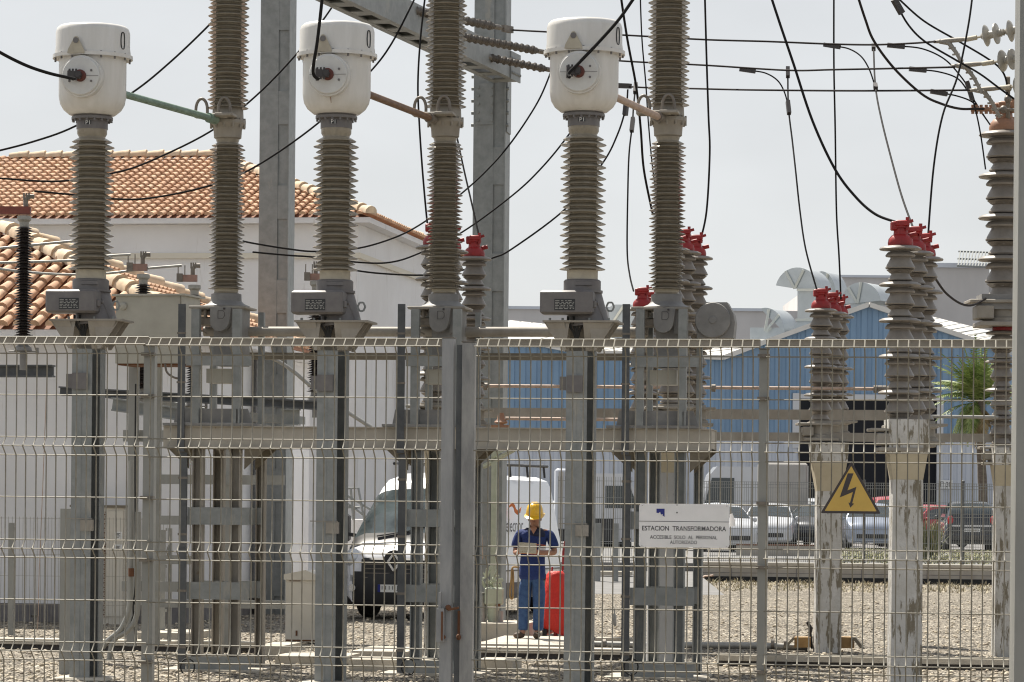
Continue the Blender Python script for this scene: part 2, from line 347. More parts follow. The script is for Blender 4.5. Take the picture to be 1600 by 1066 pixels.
# gravel ground: pebbles as cells
def gravel():
    m = bpy.data.materials.new('gravel'); m.use_nodes = True; t = m.node_tree; b = t.nodes['Principled BSDF']; b.inputs['Roughness'].default_value = .95
    g = t.nodes.new('ShaderNodeNewGeometry'); L = t.links.new
    v = t.nodes.new('ShaderNodeTexVoronoi'); v.inputs['Scale'].default_value = 19; L(g.outputs['Position'], v.inputs['Vector'])
    e = t.nodes.new('ShaderNodeTexVoronoi'); e.feature = 'DISTANCE_TO_EDGE'; e.inputs['Scale'].default_value = 19; L(g.outputs['Position'], e.inputs['Vector'])
    s = t.nodes.new('ShaderNodeSeparateColor'); L(v.outputs['Color'], s.inputs[0])
    r = t.nodes.new('ShaderNodeValToRGB'); el = r.color_ramp.elements
    cs = [(0, (.09, .075, .055)), (.18, (.23, .19, .145)), (.42, (.43, .375, .29)), (.75, (.57, .505, .40)), (1, (.78, .71, .59))]
    while len(el) < 5: el.new(.5)
    for i, (p, c) in enumerate(cs): el[i].position = p; el[i].color = (*c, 1)
    L(s.outputs[0], r.inputs[0])
    n = t.nodes.new('ShaderNodeTexNoise'); n.inputs['Scale'].default_value = .5; n.inputs['Detail'].default_value = 5; L(g.outputs['Position'], n.inputs['Vector'])
    mr = t.nodes.new('ShaderNodeMapRange'); mr.inputs[1].default_value = .35; mr.inputs[2].default_value = .68; mr.inputs[3].default_value = .78; mr.inputs[4].default_value = 1.1; L(n.outputs['Fac'], mr.inputs[0])
    ed = t.nodes.new('ShaderNodeMapRange'); ed.inputs[1].default_value = 0; ed.inputs[2].default_value = .16; ed.inputs[3].default_value = .18; ed.inputs[4].default_value = 1; L(e.outputs['Distance'], ed.inputs[0])
    mu = t.nodes.new('ShaderNodeMath'); mu.operation = 'MULTIPLY'; L(mr.outputs[0], mu.inputs[0]); L(ed.outputs[0], mu.inputs[1])
    vm = t.nodes.new('ShaderNodeVectorMath'); vm.operation = 'SCALE'; L(r.outputs[0], vm.inputs[0]); L(mu.outputs[0], vm.inputs['Scale']); L(vm.outputs[0], b.inputs['Base Color'])
    ad = t.nodes.new('ShaderNodeMath'); ad.operation = 'MULTIPLY_ADD'; L(s.outputs[1], ad.inputs[0]); ad.inputs[1].default_value = .6; L(ed.outputs[0], ad.inputs[2])
    bp = t.nodes.new('ShaderNodeBump'); bp.inputs['Strength'].default_value = 1; bp.inputs['Distance'].default_value = .07; L(ad.outputs[0], bp.inputs['Height']); L(bp.outputs[0], b.inputs['Normal'])
    return m
M['gravel'] = gravel()

# ------------------------------------------------------------------ ground
b = MB(); b.box(-400, 400, 4, 79, -.5, 0); tag(b.build('gravel_ground', M['gravel'], smooth=0), 'pale beige gravel yard of the substation', kind='structure')
b = MB(); b.box(-900, 900, 78.34, 1500, -.6, 0.42); tag(b.build('car_park_ground', M['asphalt'], smooth=0), 'grey asphalt yard of the industrial estate', kind='structure')
b = MB(); b.add([(1.0, 66, .004), (4.4, 66, .004), (4.6, 90, .426), (1.1, 90, .426), (1.0, 66, -.2), (4.4, 66, -.2), (4.6, 90, -.2), (1.1, 90, -.2)], [(0, 1, 2, 3), (0, 1, 5, 4), (1, 2, 6, 5), (3, 0, 4, 7)])
tag(b.build('path', M['asphalt'], smooth=0), 'paved strip leading to the far gate', kind='structure')
# loose larger stones as one mass
b = MB()
ico = MB().ball((0, 0, 0), 1, 6, 4)
for i in range(5200):
    Y = 33 + 30 * random.random() ** 1.5; X = random.uniform(-.175, .175) * Y
    s = random.uniform(.012, .03); a = random.random() * 6.28; ca, sa = math.cos(a), math.sin(a)
    sx, sy, sz = s * random.uniform(.8, 1.5), s * random.uniform(.7, 1.1), s * random.uniform(.5, .8)
    b.add([(X + (v[0] * sx) * ca - v[1] * sy * sa, Y + v[0] * sx * sa + v[1] * sy * ca, sz * .5 + v[2] * sz) for v in ico.v], ico.f)
tag(b.build('gravel_stones', M['stone'], smooth=60), 'loose pale stones lying over the gravel yard', kind='stuff')

# ------------------------------------------------------------------ houses
def roof_face(tiles, pans, O, e, up, inside, ulen, tlen, pitch, row, z_off=.03, u0=0.0):
    n = e.cross(up).normalized()
    if n.z < 0: n = -n
    r = pitch * .34; seg = 5
    nc = int(ulen / pitch); nr = int(tlen / row) + 1
    for c in range(nc):
        for k in range(nr):
            uu = u0 + (c + .5) * pitch; tt = k * row
            if not inside(uu, tt + row * .5): continue
            r0, r1 = r * random.uniform(1.04, 1.12), r * .84
            j = random.uniform(-.006, .006)
            vs = []
            for (t_, rr, h) in ((tt - .05, r0, .045), (tt + row, r1, .012)):
                for q in range(seg + 1):
                    a = math.pi * q / seg
                    vs.append(O + e * (uu + j + math.cos(a) * rr) + up * t_ + n * (z_off + h + math.sin(a) * rr))
            fs = [(q, q + 1, seg + 2 + q, seg + 1 + q) for q in range(seg)]
            fs.append(tuple(range(seg + 1)))
            tiles.add(vs, fs)
def cap_line(mb, a, b_, r, step=.42):
    a, b_ = Vector(a), Vector(b_); d = b_ - a; n = int(d.length / step); d.normalize()
    x = d.cross(Vector((0, 0, 1))).normalized(); y = x.cross(d)
    for k in range(n):
        vs = []
        for (t, rr, h) in ((k * step - .05, r * 1.1, .05), (k * step + step, r * .88, .02)):
            for q in range(7):
                an = math.pi * (q / 6 * 1.1 - .05)
                vs.append(a + d * t + x * math.cos(an) * rr + y * (math.sin(an) * rr + h))
        mb.add(vs, [(q, q + 1, 8 + q, 7 + q) for q in range(6)] + [tuple(range(7))])
def house(name, label, Cx, Y0, yaw, zE, Wd, L, slope, hipk, pitch, row, wall_low=0.0, over=.35, plinth_h=.0, corn=None, ridge_r=.13):
    s, c = math.sin(yaw), math.cos(yaw); e = Vector((c, -s, 0)); d = Vector((s, c, 0)); Z = Vector((0, 0, 1))
    Co = Vector((Cx, Y0, zE))                     # eave corner
    root = thing(name, label, 'house', (Cx, Y0, 0), 0)
    wl = MB(); o = Vector((Cx, Y0, 0))
    wl.frame(o, e, d, Z, (-Wd, -over, over, L - over, wall_low, zE - .125)); wl.build('wall', M['white_wall'], root, True, 0)
    if corn:
        cc = MB(); cc.frame(o, e, d, Z, (-Wd - .02, -over + .05, over - .05, L - over + .05, zE - corn, zE - .124)); cc.build('cornice', M['white_wall'], root, True, 0)
        cc = MB(); cc.frame(o, e, d, Z, (-Wd - .01, -over + .09, over - .09, L - over + .08, zE - corn - .12, zE - corn - .002)); cc.build('moulding', M['cornice'], root, True, 0)
    if plinth_h:
        cc = MB(); cc.frame(o, e, d, Z, (-Wd, -over + .03, over - .03, L - over + .03, 0, plinth_h)); cc.build('plinth', M['plinth'], root, True, 0)
    # roof: front face up-slope d, right face up-slope -e ; hip ratio hipk = du/dd
    D = L / 2; rise = D * slope
    A = Co + e * (-Wd); R1 = Co + e * (-D * hipk) + d * D + Z * rise; R0 = A + d * D + Z * rise; B = Co; C2 = Co + d * L
    pan = MB(); pan.add([A, B, R1, R0, C2, A + d * L, ], [(0, 1, 2, 3), (1, 4, 2), (4, 5, 3, 2)])
    rf = pan.build('roof', M['pan'], root, True, 0)
    pan = MB(); Z1 = Z * .004; Z2 = Z * .12; ee = e * .03; d2 = d * -.03
    pan.add([A - Z2, B - Z2, C2 - Z2, A + d * L - Z2], [(0, 1, 2, 3)]); pan.add([A - Z1, B - Z1, C2 - Z1, A - Z2, B - Z2, C2 - Z2], [(0, 1, 4, 3), (1, 2, 5, 4)])
    pan.build('soffit', M['white_wall'], root, True, 0)
    t1 = MB(); upv = (d + Z * slope); k = upv.length; up = upv.normalized()
    roof_face(t1, None, A, e, up, lambda u, t: u < Wd - (t / k) * hipk, Wd, D * k, pitch, row)
    upr = (-e * hipk * 1.0 + Z * slope); k2 = upr.length; upn = upr.normalized()
    roof_face(t1, None, B, d, upn, lambda u, t: (t / k2) < u < L - (t / k2), L, D * k2, pitch, row)
    t1.build('roof_tiles', M['tile'], rf, True, 60)
    t2 = MB(); cap_line(t2, B + Z * .06, R1 + Z * .08, ridge_r); cap_line(t2, R1 + Z * .08, R0 + Z * .08, ridge_r); cap_line(t2, C2 + Z * .06, R1 + Z * .08, ridge_r)
    t2.build('ridge_tiles', M['ridgetile'], rf, True, 60)
    return root
h1 = house('white_house', 'large white house with hipped terracotta roof, the taller one standing at the back', -3.15, 69.6, math.radians(9), 8.05, 10.5, 12.5, .31, .82, .212, .36, corn=.75)
h2 = house('white_house', 'low white house with big terracotta tiles, nearer and lower at the left edge', -4.72, 47.8, math.radians(9), 4.42, 6.2, 9.6, .40, 1.0, .255, .42, plinth_h=.28, ridge_r=.15)
h2.name = 'white_house.001'
# rear annex wall seen right of the house corner
b = MB(); b.pbox(560, 643, 520, 1000, 74, 6); o = b.build('annex_building', M['white_wall'], smooth=0); tag(o, 'plain white annex wall to the right of the tall house, behind the van', 'building')
c = MB(); c.pbox(601, 604, 560, 930, 74, .06, -.06); c.build('rain_pipe', M['farwall'], o, False, 0)

# ------------------------------------------------------------------ blue hall
Yh = 150.0; HY = math.radians(4)
root = thing('industrial_hall', 'long hall with blue corrugated upper cladding, white lower cladding and a dark open doorway', 'industrial hall', (0, Yh, 0))
def corr(outline_top, zb, x0, x1, step, m, name, dz=0.0, t=.12, yoff=0):
    # vertical ribs following a roofline: outline_top(x)->z
    mb = MB(); x = x0
    while x < x1 - 1e-4:
        xe = min(x + step, x1); za, zc = outline_top(x), outline_top(xe)
        a1, a2 = x + step * .38, x + step * .5
        pts = [(x, 0), (min(a1, xe), 0), (min(a2, xe), .07), (xe - .02, .07), (xe, 0)]
        for i in range(4):
            (xa, oa), (xb, ob) = pts[i], pts[i + 1]
            if xb <= xa: continue
            mb.add([(xa, Yh - oa + yoff, zb(xa)), (xb, Yh - ob + yoff, zb(xb)), (xb, Yh - ob + yoff, outline_top(xb)), (xa, Yh - oa + yoff, outline_top(xa))], [(0, 1, 2, 3)])
        x = xe
    return mb.build(name, m, root, True, 0)
kx = Yh / F
def tx(px, py): a, c_ = ray(px, py); return a * kx, CAMZ + c_ * kx
TP = [tx(640, 535), tx(770, 535), tx(845, 541), tx(905, 553), tx(1130, 562), tx(1185, 541), tx(1357, 479), tx(1560, 548), tx(1700, 600)]
TP[0] = (TP[0][0], TP[1][1])
def top(x):
    for (xa, za), (xb, zb_) in zip(TP, TP[1:]):
        if xa <= x <= xb: return za + (zb_ - za) * (x - xa) / (xb - xa)
    return TP[-1][1] if x > TP[-1][0] else TP[0][1]
xl, xr = tx(700, 600)[0], tx(1640, 600)[0]
dx0, dzt = tx(1250, 623); dx1 = tx(1464, 623)[0]; zmid = 5.15
corr(top, lambda x: dzt if dx0 < x < dx1 else zmid, xl, dx0, .52, M['bluehall'], 'blue_cladding')
corr(top, lambda x: dzt, dx0, dx1, .52, M['bluehall'], 'blue_cladding')
corr(top, lambda x: zmid, dx1, xr, .52, M['bluehall'], 'blue_cladding')
corr(lambda x: zmid, lambda x: .3, xl, dx0, .40, M['whitehall'], 'white_cladding')
corr(lambda x: zmid, lambda x: .3, dx1, xr, .40, M['whitehall'], 'white_cladding')
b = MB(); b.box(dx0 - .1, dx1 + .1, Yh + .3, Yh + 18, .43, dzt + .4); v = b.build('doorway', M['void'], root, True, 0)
fr = MB(); fr.box(dx0 - .35, dx0, Yh - .12, Yh + .1, 4.5, dzt + .25); fr.box(dx1, dx1 + .3, Yh - .12, Yh + .1, 0, dzt + .25); fr.box(dx0, dx1, Yh - .12, Yh + .1, dzt, dzt + .22); fr.build('door_frame', M['carwhite'], v, True, 0)
vg = MB()
for (xa, za), (xb, zb_) in list(zip(TP, TP[1:]))[1:7]:
    vg.bar((xa, Yh - .15, za + .08), (xb, Yh - .15, zb_ + .08), .35, .22)
vg.build('verge_trim', M['hallroof'], root, True, 0)
rs = MB(); rl_ = MB()
def ribroof(q, n):      # q: eave-left, eave-right, ridge-right, ridge-left (world)
    el, er, rr, rl = q; nn = (er - el).cross(rl - el).normalized(); nn = nn if nn.z > 0 else -nn
    rs.add([el, er, rr, rl, el - nn * .1, er - nn * .1, rr - nn * .1, rl - nn * .1], [(0, 1, 2, 3), (4, 5, 6, 7), (0, 1, 5, 4), (2, 3, 7, 6)])
    for i in range(-n, n + 1):
        t = i / n; t2 = t + .35; lo, hi = max(0, -t / .35), min(1, (1 - t) / .35)
        if hi <= lo: continue
        a = el.lerp(er, t); b_ = rl.lerp(rr, t2); rl_.bar(a.lerp(b_, lo) + nn * .006, a.lerp(b_, hi) + nn * .006, .05, .02, nn)
ribroof([P(1425, 520, 152), P(1640, 560, 152), P(1640, 540, 166), P(1425, 487, 166)], 13)
ribroof([P(772, 545, 152.5), P(1200, 566, 152.5), P(1200, 541, 166), P(772, 498, 166)], 24)
q_ = rs.build('roof_sheet', M['hallroof'], root, True, 0); rl_.build('sheet_ribs', M['galv'], q_, True, 0)
b = MB(); p = P(1478, 757, Yh - .25); b.box(p.x - .33, p.x + .33, Yh - .2, Yh - .14, p.z - .2, p.z + .2); s_ = b.build('door_number_plate', M['paper'], root, True, 0)
text("П 30", .52, M['ink'], s_, face_matrix((p.x, Yh - .21, p.z), 0), height=.26)
# grey hall further back
root = thing('grey_hall', 'grey concrete industrial building rising behind the blue hall', 'building', (0, 190, 0))
b = MB()
def fbox(mb, x0, x1, y0, Yd, dep, zb=0.0):
    a = P(x0, y0, Yd); c_ = P(x1, y0, Yd); mb.box(a.x, c_.x, Yd, Yd + dep, zb, (a.z + c_.z) / 2)
fbox(b, 1290, 1432, 431, 190, 30); fbox(b, 1432, 1546, 413, 192, 30); fbox(b, 1546, 1700, 440, 193, 30); fbox(b, 1200, 1290, 486, 191, 30); fbox(b, 765, 1200, 482, 188, 30)
b.build('wall', M['farwall'], root, True, 0)
b = MB(); fbox(b, 1286, 1433, 430, 189.8, .3, P(1400, 434, 189.8).z); fbox(b, 1431, 1546, 411, 191.8, .3, P(1431, 416, 191).z); fbox(b, 765, 1205, 480, 187.8, .3, P(900, 484, 188).z)
b.build('parapet', M['whitehall'], root, True, 0)
r2 = thing('roof_rack', 'slatted metal rack leaning on the roof of the grey building', 'roof rack', tuple(P(1520, 415, 191)))
b = MB()
for i in range(12):
    a = P(1497 + i * 4.5, 415 + i * .2, 188); b.bar(a, a + Vector((.55 + i * .02, 3, 1.1)), .07)
for t in (0, .5, 1): b.bar(P(1495, 416, 188) + Vector((.5, 3, 1.1)) * t, P(1552, 418, 188) + Vector((.5, 3, 1.1)) * t, .09)
b.build('slats', M['solar'], r2, True, 0)
# ventilation ducts
DY = math.radians(28)
def duct(label, outline, ribs, base, Y, th, name='ventilation_duct'):
    r = thing(name, label, 'air duct', (0, Y, 0), 0, 'air ducts on the hall roofs')
    m1 = MB(); m1.pxprism(outline, Y, th * 1.05, DY); m1.build('elbow', M['duct'], r, True, 25)
    m2 = MB()
    for a, b_ in ribs: m2.bar(PR(*a, Y, -.05, DY), PR(*b_, Y, -.05, DY), .12, .1, (0, 1, 0))
    for k in range(len(outline) - 1):
        if k % 3 == 0: pass
    m2.build('seam', M['ductrib'], r, True, 0)
    m3 = MB(); m3.pxprism(base, Y + .15, th * 1.05 - .3, DY); m3.build('riser', M['duct'], r, True, 0)
def arc(cx, cy, rx, ry, a0, a1, n=14): return [(cx + rx * math.cos(math.radians(a0 + (a1 - a0) * i / n)), cy - ry * math.sin(math.radians(a0 + (a1 - a0) * i / n))) for i in range(n + 1)]
duct('big duct elbow opening to the left, tallest on the hall roof', arc(1246, 456, 35, 38, 165, 0), [((1242, 451), (1228, 424)), ((1242, 451), (1256, 422)), ((1246, 453), (1281, 453))], [(1246, 455), (1286, 455), (1286, 520), (1246, 520)], 172, 1.6)
duct('rounded duct elbow standing directly behind the tallest one, beside the red capped insulators', arc(1284, 462, 22, 38, 100, -15), [((1284, 462), (1294, 428)), ((1270, 458), (1305, 458))], [(1284, 462), (1304, 462), (1304, 520), (1270, 520)], 176, 1.6)
duct('duct elbow curving down to the right, opening above the blue gable', arc(1345, 476, 32, 35, 180, 10), [((1340, 474), (1326, 450)), ((1340, 474), (1346, 441))], [(1322, 470), (1352, 470), (1352, 500), (1322, 500)], 168, 2.6)
duct('small duct elbow at the left end of the roof ducts', arc(1196, 520, 30, 39, 105, 0), [((1196, 518), (1202, 484)), ((1196, 518), (1218, 492))], [(1172, 512), (1226, 512), (1226, 530), (1172, 530)], 160, 1.6)
duct('low square duct mouth between the small and the tall elbow', [(1240, 508), (1250, 498), (1275, 498), (1275, 520), (1244, 520)], [((1244, 500), (1275, 500))], [(1250, 510), (1275, 510), (1275, 530), (1250, 530)], 160, 1.6)
duct('white duct elbow between the third transformer and its breaker post', [(950, 482), (958, 476), (985, 476), (1000, 490), (1000, 512), (955, 512)], [((955, 508), (975, 478))], [(955, 505), (1000, 505), (1000, 528), (955, 528)], 165, 1.8)

# ------------------------------------------------------------------ palm, weeds, dry grass
pr = thing('palm_tree', 'palm tree with green crown and dry hanging fronds in front of the blue hall', 'palm tree', tuple(P(1536, 845, 122).xy) + (0,))
b = MB(); tb, tt_ = P(1535, 850, 122), P(1534, 625, 122); tb.z = 0
b.tube([tb.lerp(tt_, t) + Vector((.04 * math.sin(t * 6), 0, 0)) for t in [i / 14 for i in range(15)]], [.19 - .04 * (i / 14) + (.012 if i % 2 else 0) for i in range(15)], 10)
b.build('trunk', M['trunk'], pr, True, 60)
def frond(mb, c, az, el, L, n=26, droop=.9, w=.32):
    pts = []
    d = Vector((math.cos(az) * math.cos(el), math.sin(az) * math.cos(el), math.sin(el))); p = Vector(c)
    for i in range(n):
        pts.append((p.copy(), d.copy())); d = (d + Vector((0, 0, -droop / n))).normalized(); p = p + d * L / n
    for i in range(3, n):
        p, d = pts[i]; side = d.cross(Vector((0, 0, 1))).normalized(); k = math.sin(min(1, i / n * 1.25) * math.pi) ** .6 * w + .08
        for sg in (-1, 1):
            q = (side * sg + d * .7 + Vector((0, 0, -.35 + random.uniform(-.2, .2)))).normalized() * k * random.uniform(.8, 1.15)
            wd = d * .035
            mb.add([p - wd, p + wd, p + q], [(0, 1, 2)])
    mb.tube([q[0] for q in pts[::4]], .02, 4)
g = MB(); cc = P(1530, 632, 122)
for i in range(44):
    frond(g, cc + Vector((random.uniform(-.1, .1), random.uniform(-.1, .1), random.uniform(0, .35))), random.uniform(0, 6.28), random.uniform(.2, 1.45), random.uniform(1.5, 2.5), w=.45)
for i in range(16): frond(g, cc, random.uniform(2.2, 4.2), random.uniform(-.5, .5), random.uniform(1.4, 2.1), w=.42, droop=2.2)
for (az, el, L) in ((3.0, .5, 2.3), (3.3, .2, 2.2), (2.8, .9, 2.3), (1.3, 1.3, 2.4), (.2, .9, 2.2)): frond(g, cc, az, el, L, w=.5, droop=1.3)
g.build('crown', M['leaf'], pr, True, 0)
g = MB()
for i in range(16): frond(g, cc + Vector((0, 0, -.1)), random.uniform(0, 6.28), random.uniform(-1.0, -.2), random.uniform(1.0, 1.7), droop=1.8, w=.35)
g.build('dry_fronds', M['deadleaf'], pr, True, 0)
def tuft(mb, p, h, n, spread, w=.012):
    for i in range(n):
        a = random.random() * 6.28; l = Vector((math.cos(a), math.sin(a), 0)) * random.uniform(0, spread); o = Vector(p) + l * .5
        t = Vector((math.cos(a + 1.57), math.sin(a + 1.57), 0)) * w; hh = h * random.uniform(.5, 1.1)
        m_ = o + l * .5 + Vector((0, 0, hh * .6))
        mb.add([o - t, o + t, m_ + t * .7, o + l * 1.3 + Vector((0, 0, hh)), m_ - t * .7], [(0, 1, 2, 4), (4, 2, 3)])
b = MB()
for i in range(900):
    px = random.uniform(1095, 1590); Y = 77.8 - 9 * random.random() ** 1.6; p = P(px, 900, Y); p.z = 0; tuft(b, p, random.choice((.05, .07, .12)), 4, .12, .010)
tag(b.build('dry_grass', M['drygrass'], smooth=0), 'dry yellow grass at the foot of the kerb wall', kind='stuff')
b = MB()
for i in range(1300):
    px = random.uniform(1300, 1600); Y = random.uniform(80, 104); p = P(px, 870, Y); p.z = .42; tuft(b, p, .12 if Y < 90 else .08, 4, .22, .014)
tag(b.build('green_verge', M['weed'], smooth=0), 'weedy green verge between the kerb wall and the parked cars', kind='stuff')
b = MB(); p = P(1446, 875, 84); p.z = .42
for i in range(70): tuft(b, p + Vector((random.uniform(-.3, .3), random.uniform(-.2, .2), random.uniform(0, .7))), .55, 5, .3, .02)
tag(b.build('weed_bush', M['weed'], smooth=0), 'tall green weed growing at the far mesh fence beside the black car', 'bush')

# ------------------------------------------------------------------ kerbs and walls on the ground
b = MB(); cp = MB()
for (x0, x1) in ((1092, 1600),):
    u0, u1 = UV(x0, 890, 78)[0], UV(x1, 890, 78)[0] + 6
    b.obox(u0, u1, 0, .3, 0, .40, 78); cp.obox(u0 - .02, u1, -.03, .33, .402, .47, 78)
    gr = MB(); x = u0
    while x < u1: gr.obox(x, x + .02, -.004, .05, .02, .40, 78); x += .78
    gr.obox(u0, u1, -.004, .05, .21, .225, 78)
ft = MB(); ft.obox(u0, u1, -.02, -.003, 0, .13, 78); r = b.build('kerb_wall', M['kerb'], smooth=0); ft.build('dark_base_strip', M['rubber'], r, False, 0); tag(r, 'low block wall with pale coping between gravel yard and car park', 'low wall'); cp.build('coping', M['concrete'], r, False, 0); gr.build('joints', M['plinth'], r, False, 0)  # thin dark strip along the foot of the wall
b = MB(); b.pbox(1150, 1292, 853, 876, 92, .3); r = b.build('concrete_barrier', M['kerb'], smooth=0); tag(r, 'concrete barrier with rusty top edge in front of the white hatchback', 'barrier')
c_ = MB(); c_.pbox(1150, 1292, 851, 852.9, 92, .32, -.01); c_.build('rusty_edge', M['rust'], r, False, 0)
b = MB(); b.pbox(890, 985, 893, 899, 75, .5); r = b.build('pavement_edge', M['concrete'], smooth=0); tag(r, kind='structure', label='pale kerb edging across the far pavement')
def slab(name, label, cat, x0, x1, Y0, dep, z0, z1, group=None, m='concrete', taper=0):
    u0, u1 = UV(x0, 1000, Y0)[0], UV(x1, 1000, Y0)[0]
    lip = name == 'concrete_kerb'
    mb = MB(); mb.obox(u0, u1, 0, dep, z1 - .065 if lip else z0, z1, Y0); o = mb.build(name, M[m], smooth=0); tag(o, label, cat, group)
    if lip: mb = MB(); mb.obox(u0, u1, .14, dep, 0, z1 - .066, Y0); mb.build('base', M['plinth'], o, False, 0)  # set back and coloured dark to deepen the shade below the lip
    if lip:
        mb = MB(); x = u0 + .3
        while x < u1: mb.obox(x, x + .012, -.002, dep, z1 - .06, z1 + .002, Y0); x += 1.02
        mb.build('joint', M['plinth'], o, False, 0)
    return o
# cable trench: two long runs with separate cover slabs
slab('concrete_kerb', 'long pale concrete kerb on the gravel, running in from the left edge', 'kerb', -60, 398, 38.9, .38, 0, .13)
slab('concrete_kerb', 'long pale concrete kerb crossing the gravel between the gate posts and the breaker leg', 'kerb', 742, 1000, 38.6, .4, 0, .13)
slab('concrete_kerb', 'long pale concrete kerb crossing the gravel on the right in front of the peeling pillars', 'kerb', 1120, 1680, 37.6, .36, 0, .13)
cov = 'precast concrete covers lying on the gravel'
for (x0, x1, Y0, dp, z1, lb) in ((430, 540, 36.4, .9, .10, 'flat concrete cover in front of the low ivory cabinet'),
                            (545, 640, 35.2, .7, .13, 'pale concrete cover left of the middle breaker leg, nearest the bottom edge'),
                            (548, 636, 38.2, 1.4, .08, 'wide pale concrete cover on the gravel in front of the van'),
                            (640, 684, 35.0, .9, .14, 'narrow concrete cover just left of the gate post'),
                            (742, 800, 35.6, .8, .12, 'low concrete cover right of the gate posts at the bottom edge'),
                            (742, 822, 43.3, 1.2, .24, 'thick concrete block beside the pale green pump'),
                            (742, 890, 40.4, 2.6, .09, 'broad tan concrete slab the worker is standing on')):
    slab('trench_cover', lb, 'concrete slab', x0, x1, Y0, dp, 0, z1, cov)
for (x0, x1, Y0, dp, z1, lb) in ((398, 440, 37.6, 1.1, .15, 'rough stone block left of the ivory cabinet foot'), (930, 985, 43.5, .3, .06, 'thin concrete edging beside the breaker leg'), (215, 300, 42.0, 1.2, .1, 'pale slab on the gravel behind the bent conduits')):
    slab('trench_cover', lb, 'concrete slab', x0, x1, Y0, dp, 0, z1, cov)
b = MB(); b.tube([PR(925, 1007, 41.8), PR(985, 1008, 41.8), PR(1050, 1008, 41.8), PR(1180, 1009, 41.8), PR(1262, 1012, 41.8)], .045, 10)
o = b.build('ground_pipe', M['tube_grey'], smooth=60); tag(o, 'grey pipe lying along the gravel behind the right breaker leg', 'pipe')
c_ = MB()
for px in (942, 978, 1205, 1225): c_.cyl(PR(px, 1007, 41.8), PR(px + 5, 1007, 41.8), .07, 10)
c_.build('coupling', M['clamp'], o, False, 60)

# ------------------------------------------------------------------ gantry (behind)
def i_col(mb, web, x0, x1, yb, yt, Y0, dep, yaw=YAW):
    pass
def gantry_col(label, x0, x1, ytop, Y0, holes):
    um = (UV(x0, 500, Y0)[0] + UV(x1, 500, Y0)[0]) / 2; hw = (UV(x1, 500, Y0)[0] - UV(x0, 500, Y0)[0]) / 2
    zt = UV(x0, ytop, Y0)[1]; ba = W(um, hw, 0, Y0)
    r = thing('gantry_column', label, 'steel column', tuple(ba), -YAW, 'steel gantry columns')
    m1 = MB(); m1.box(-hw, hw * .25, -hw, -hw + .03, 0, zt); m1.box(hw * .25, hw, -hw + .004, -hw + .03, 0, zt) if 0 else None
    m1.box(-hw, -hw + .02, -hw + .03, hw, 0, zt); m1.box(hw - .02, hw, -hw, hw, 0, zt); m1.box(-hw + .02, hw - .02, hw - .02, hw, 0, zt)
    m1.build('shaft', M['galv'], r, False, 0)
    m2 = MB()
    z = .3
    while z < zt - .5:                       # battens on the open right third of the front
        m2.box(hw * .25, hw - .021, -hw + .006, -hw + .02, z, z + .55); z += 1.55
    m2.build('batten_plates', M['galv'], r, False, 0)
    m2 = MB(); m2.box(hw * .25, hw - .021, -hw + .034, -hw + .044, 0, zt - .01); m2.build('web', M['galv'], r, False, 0)
    return r, hw, zt
gantry_col('wide grey gantry column between the first breaker post and the second transformer', 403, 449, -120, 52, 0)
g2, hw2, zt2 = gantry_col('wide grey gantry column with bolted splice plates carrying the slanting beam', 737, 787, -120, 46.5, 0)
m3 = MB(); zs0, zs1 = UV(760, 195, 46.5)[1], UV(760, 130, 46.5)[1]
m3.box(-hw2 + .03, hw2 * .22, -hw2 - .02, -hw2 - .002, zs0, zs1); m3.box(hw2 + .002, hw2 + .02, -hw2 + .05, hw2 - .05, zs0 - .1, zs1 + .2)
sp = m3.build('splice_plate', M['galv'], g2, False, 0)
m4 = MB()
for i in range(5):
    for x in (-hw2 + .07, hw2 * .12):
        z = zs0 + .06 + i * (zs1 - zs0 - .12) / 4; m4.cyl((x, -hw2 - .02, z), (x, -hw2 - .045, z), .022, 8)
    for sgn in (-1, 1):
        z = zs0 + i * (zs1 - zs0 + .1) / 4; m4.cyl((sgn * hw2, -hw2 + .05, z), (sgn * (hw2 + .04), -hw2 + .05, z), .025, 8)
m4.build('bolts', M['galv'], sp, False, 60)
# slanting box beam with battened underside
Ae = P(770, 100, 46.3); Be = P(452, -42, 37.9); Ae.z = 8.33; Be.z = 8.33
gb = thing('gantry_beam', 'slanting grey gantry beam with a row of openings along its underside', 'steel beam', tuple(Ae))
dv = (Be - Ae); LL = dv.length; dv.normalize(); sd = dv.cross(Vector((0, 0, 1))).normalized(); UZ = Vector((0, 0, 1))
if sd.y > 0: sd = -sd                       # towards camera side
wB, hB = .40, .38
m1 = MB()
m1.frame(Ae, dv, sd, UZ, (0, LL, 0, .025, -hB, 0)); m1.frame(Ae, dv, sd, UZ, (0, LL, wB - .025, wB, -hB, 0)); m1.frame(Ae, dv, sd, UZ, (0, LL, .025, wB - .025, -.02, 0))
m1.frame(Ae, dv, sd, UZ, (0, LL, .025, .10, -hB, -hB + .02)); m1.frame(Ae, dv, sd, UZ, (0, LL, wB - .10, wB - .025, -hB, -hB + .02))
m1.build('chords', M['galv'], gb, True, 0)
m1 = MB(); t = 0
while t < LL:
    m1.frame(Ae, dv, sd, UZ, (t, t + .30, .10, wB - .10, -hB + .004, -hB + .02)); t += .72
m1.build('battens', M['galv'], gb, True, 0)
m1 = MB(); m1.frame(Ae, dv, sd, UZ, (.0, .5, wB + .002, wB + .02, -hB - .02, 0))
for i in range(6):
    for k in range(2): m1.ball(Ae + dv * (.05 + i * .08) + sd * (wB + .02) + UZ * (-.1 - k * .2), .025, 8, 5)
m1.build('end_plate', M['galv'], gb, True, 0)

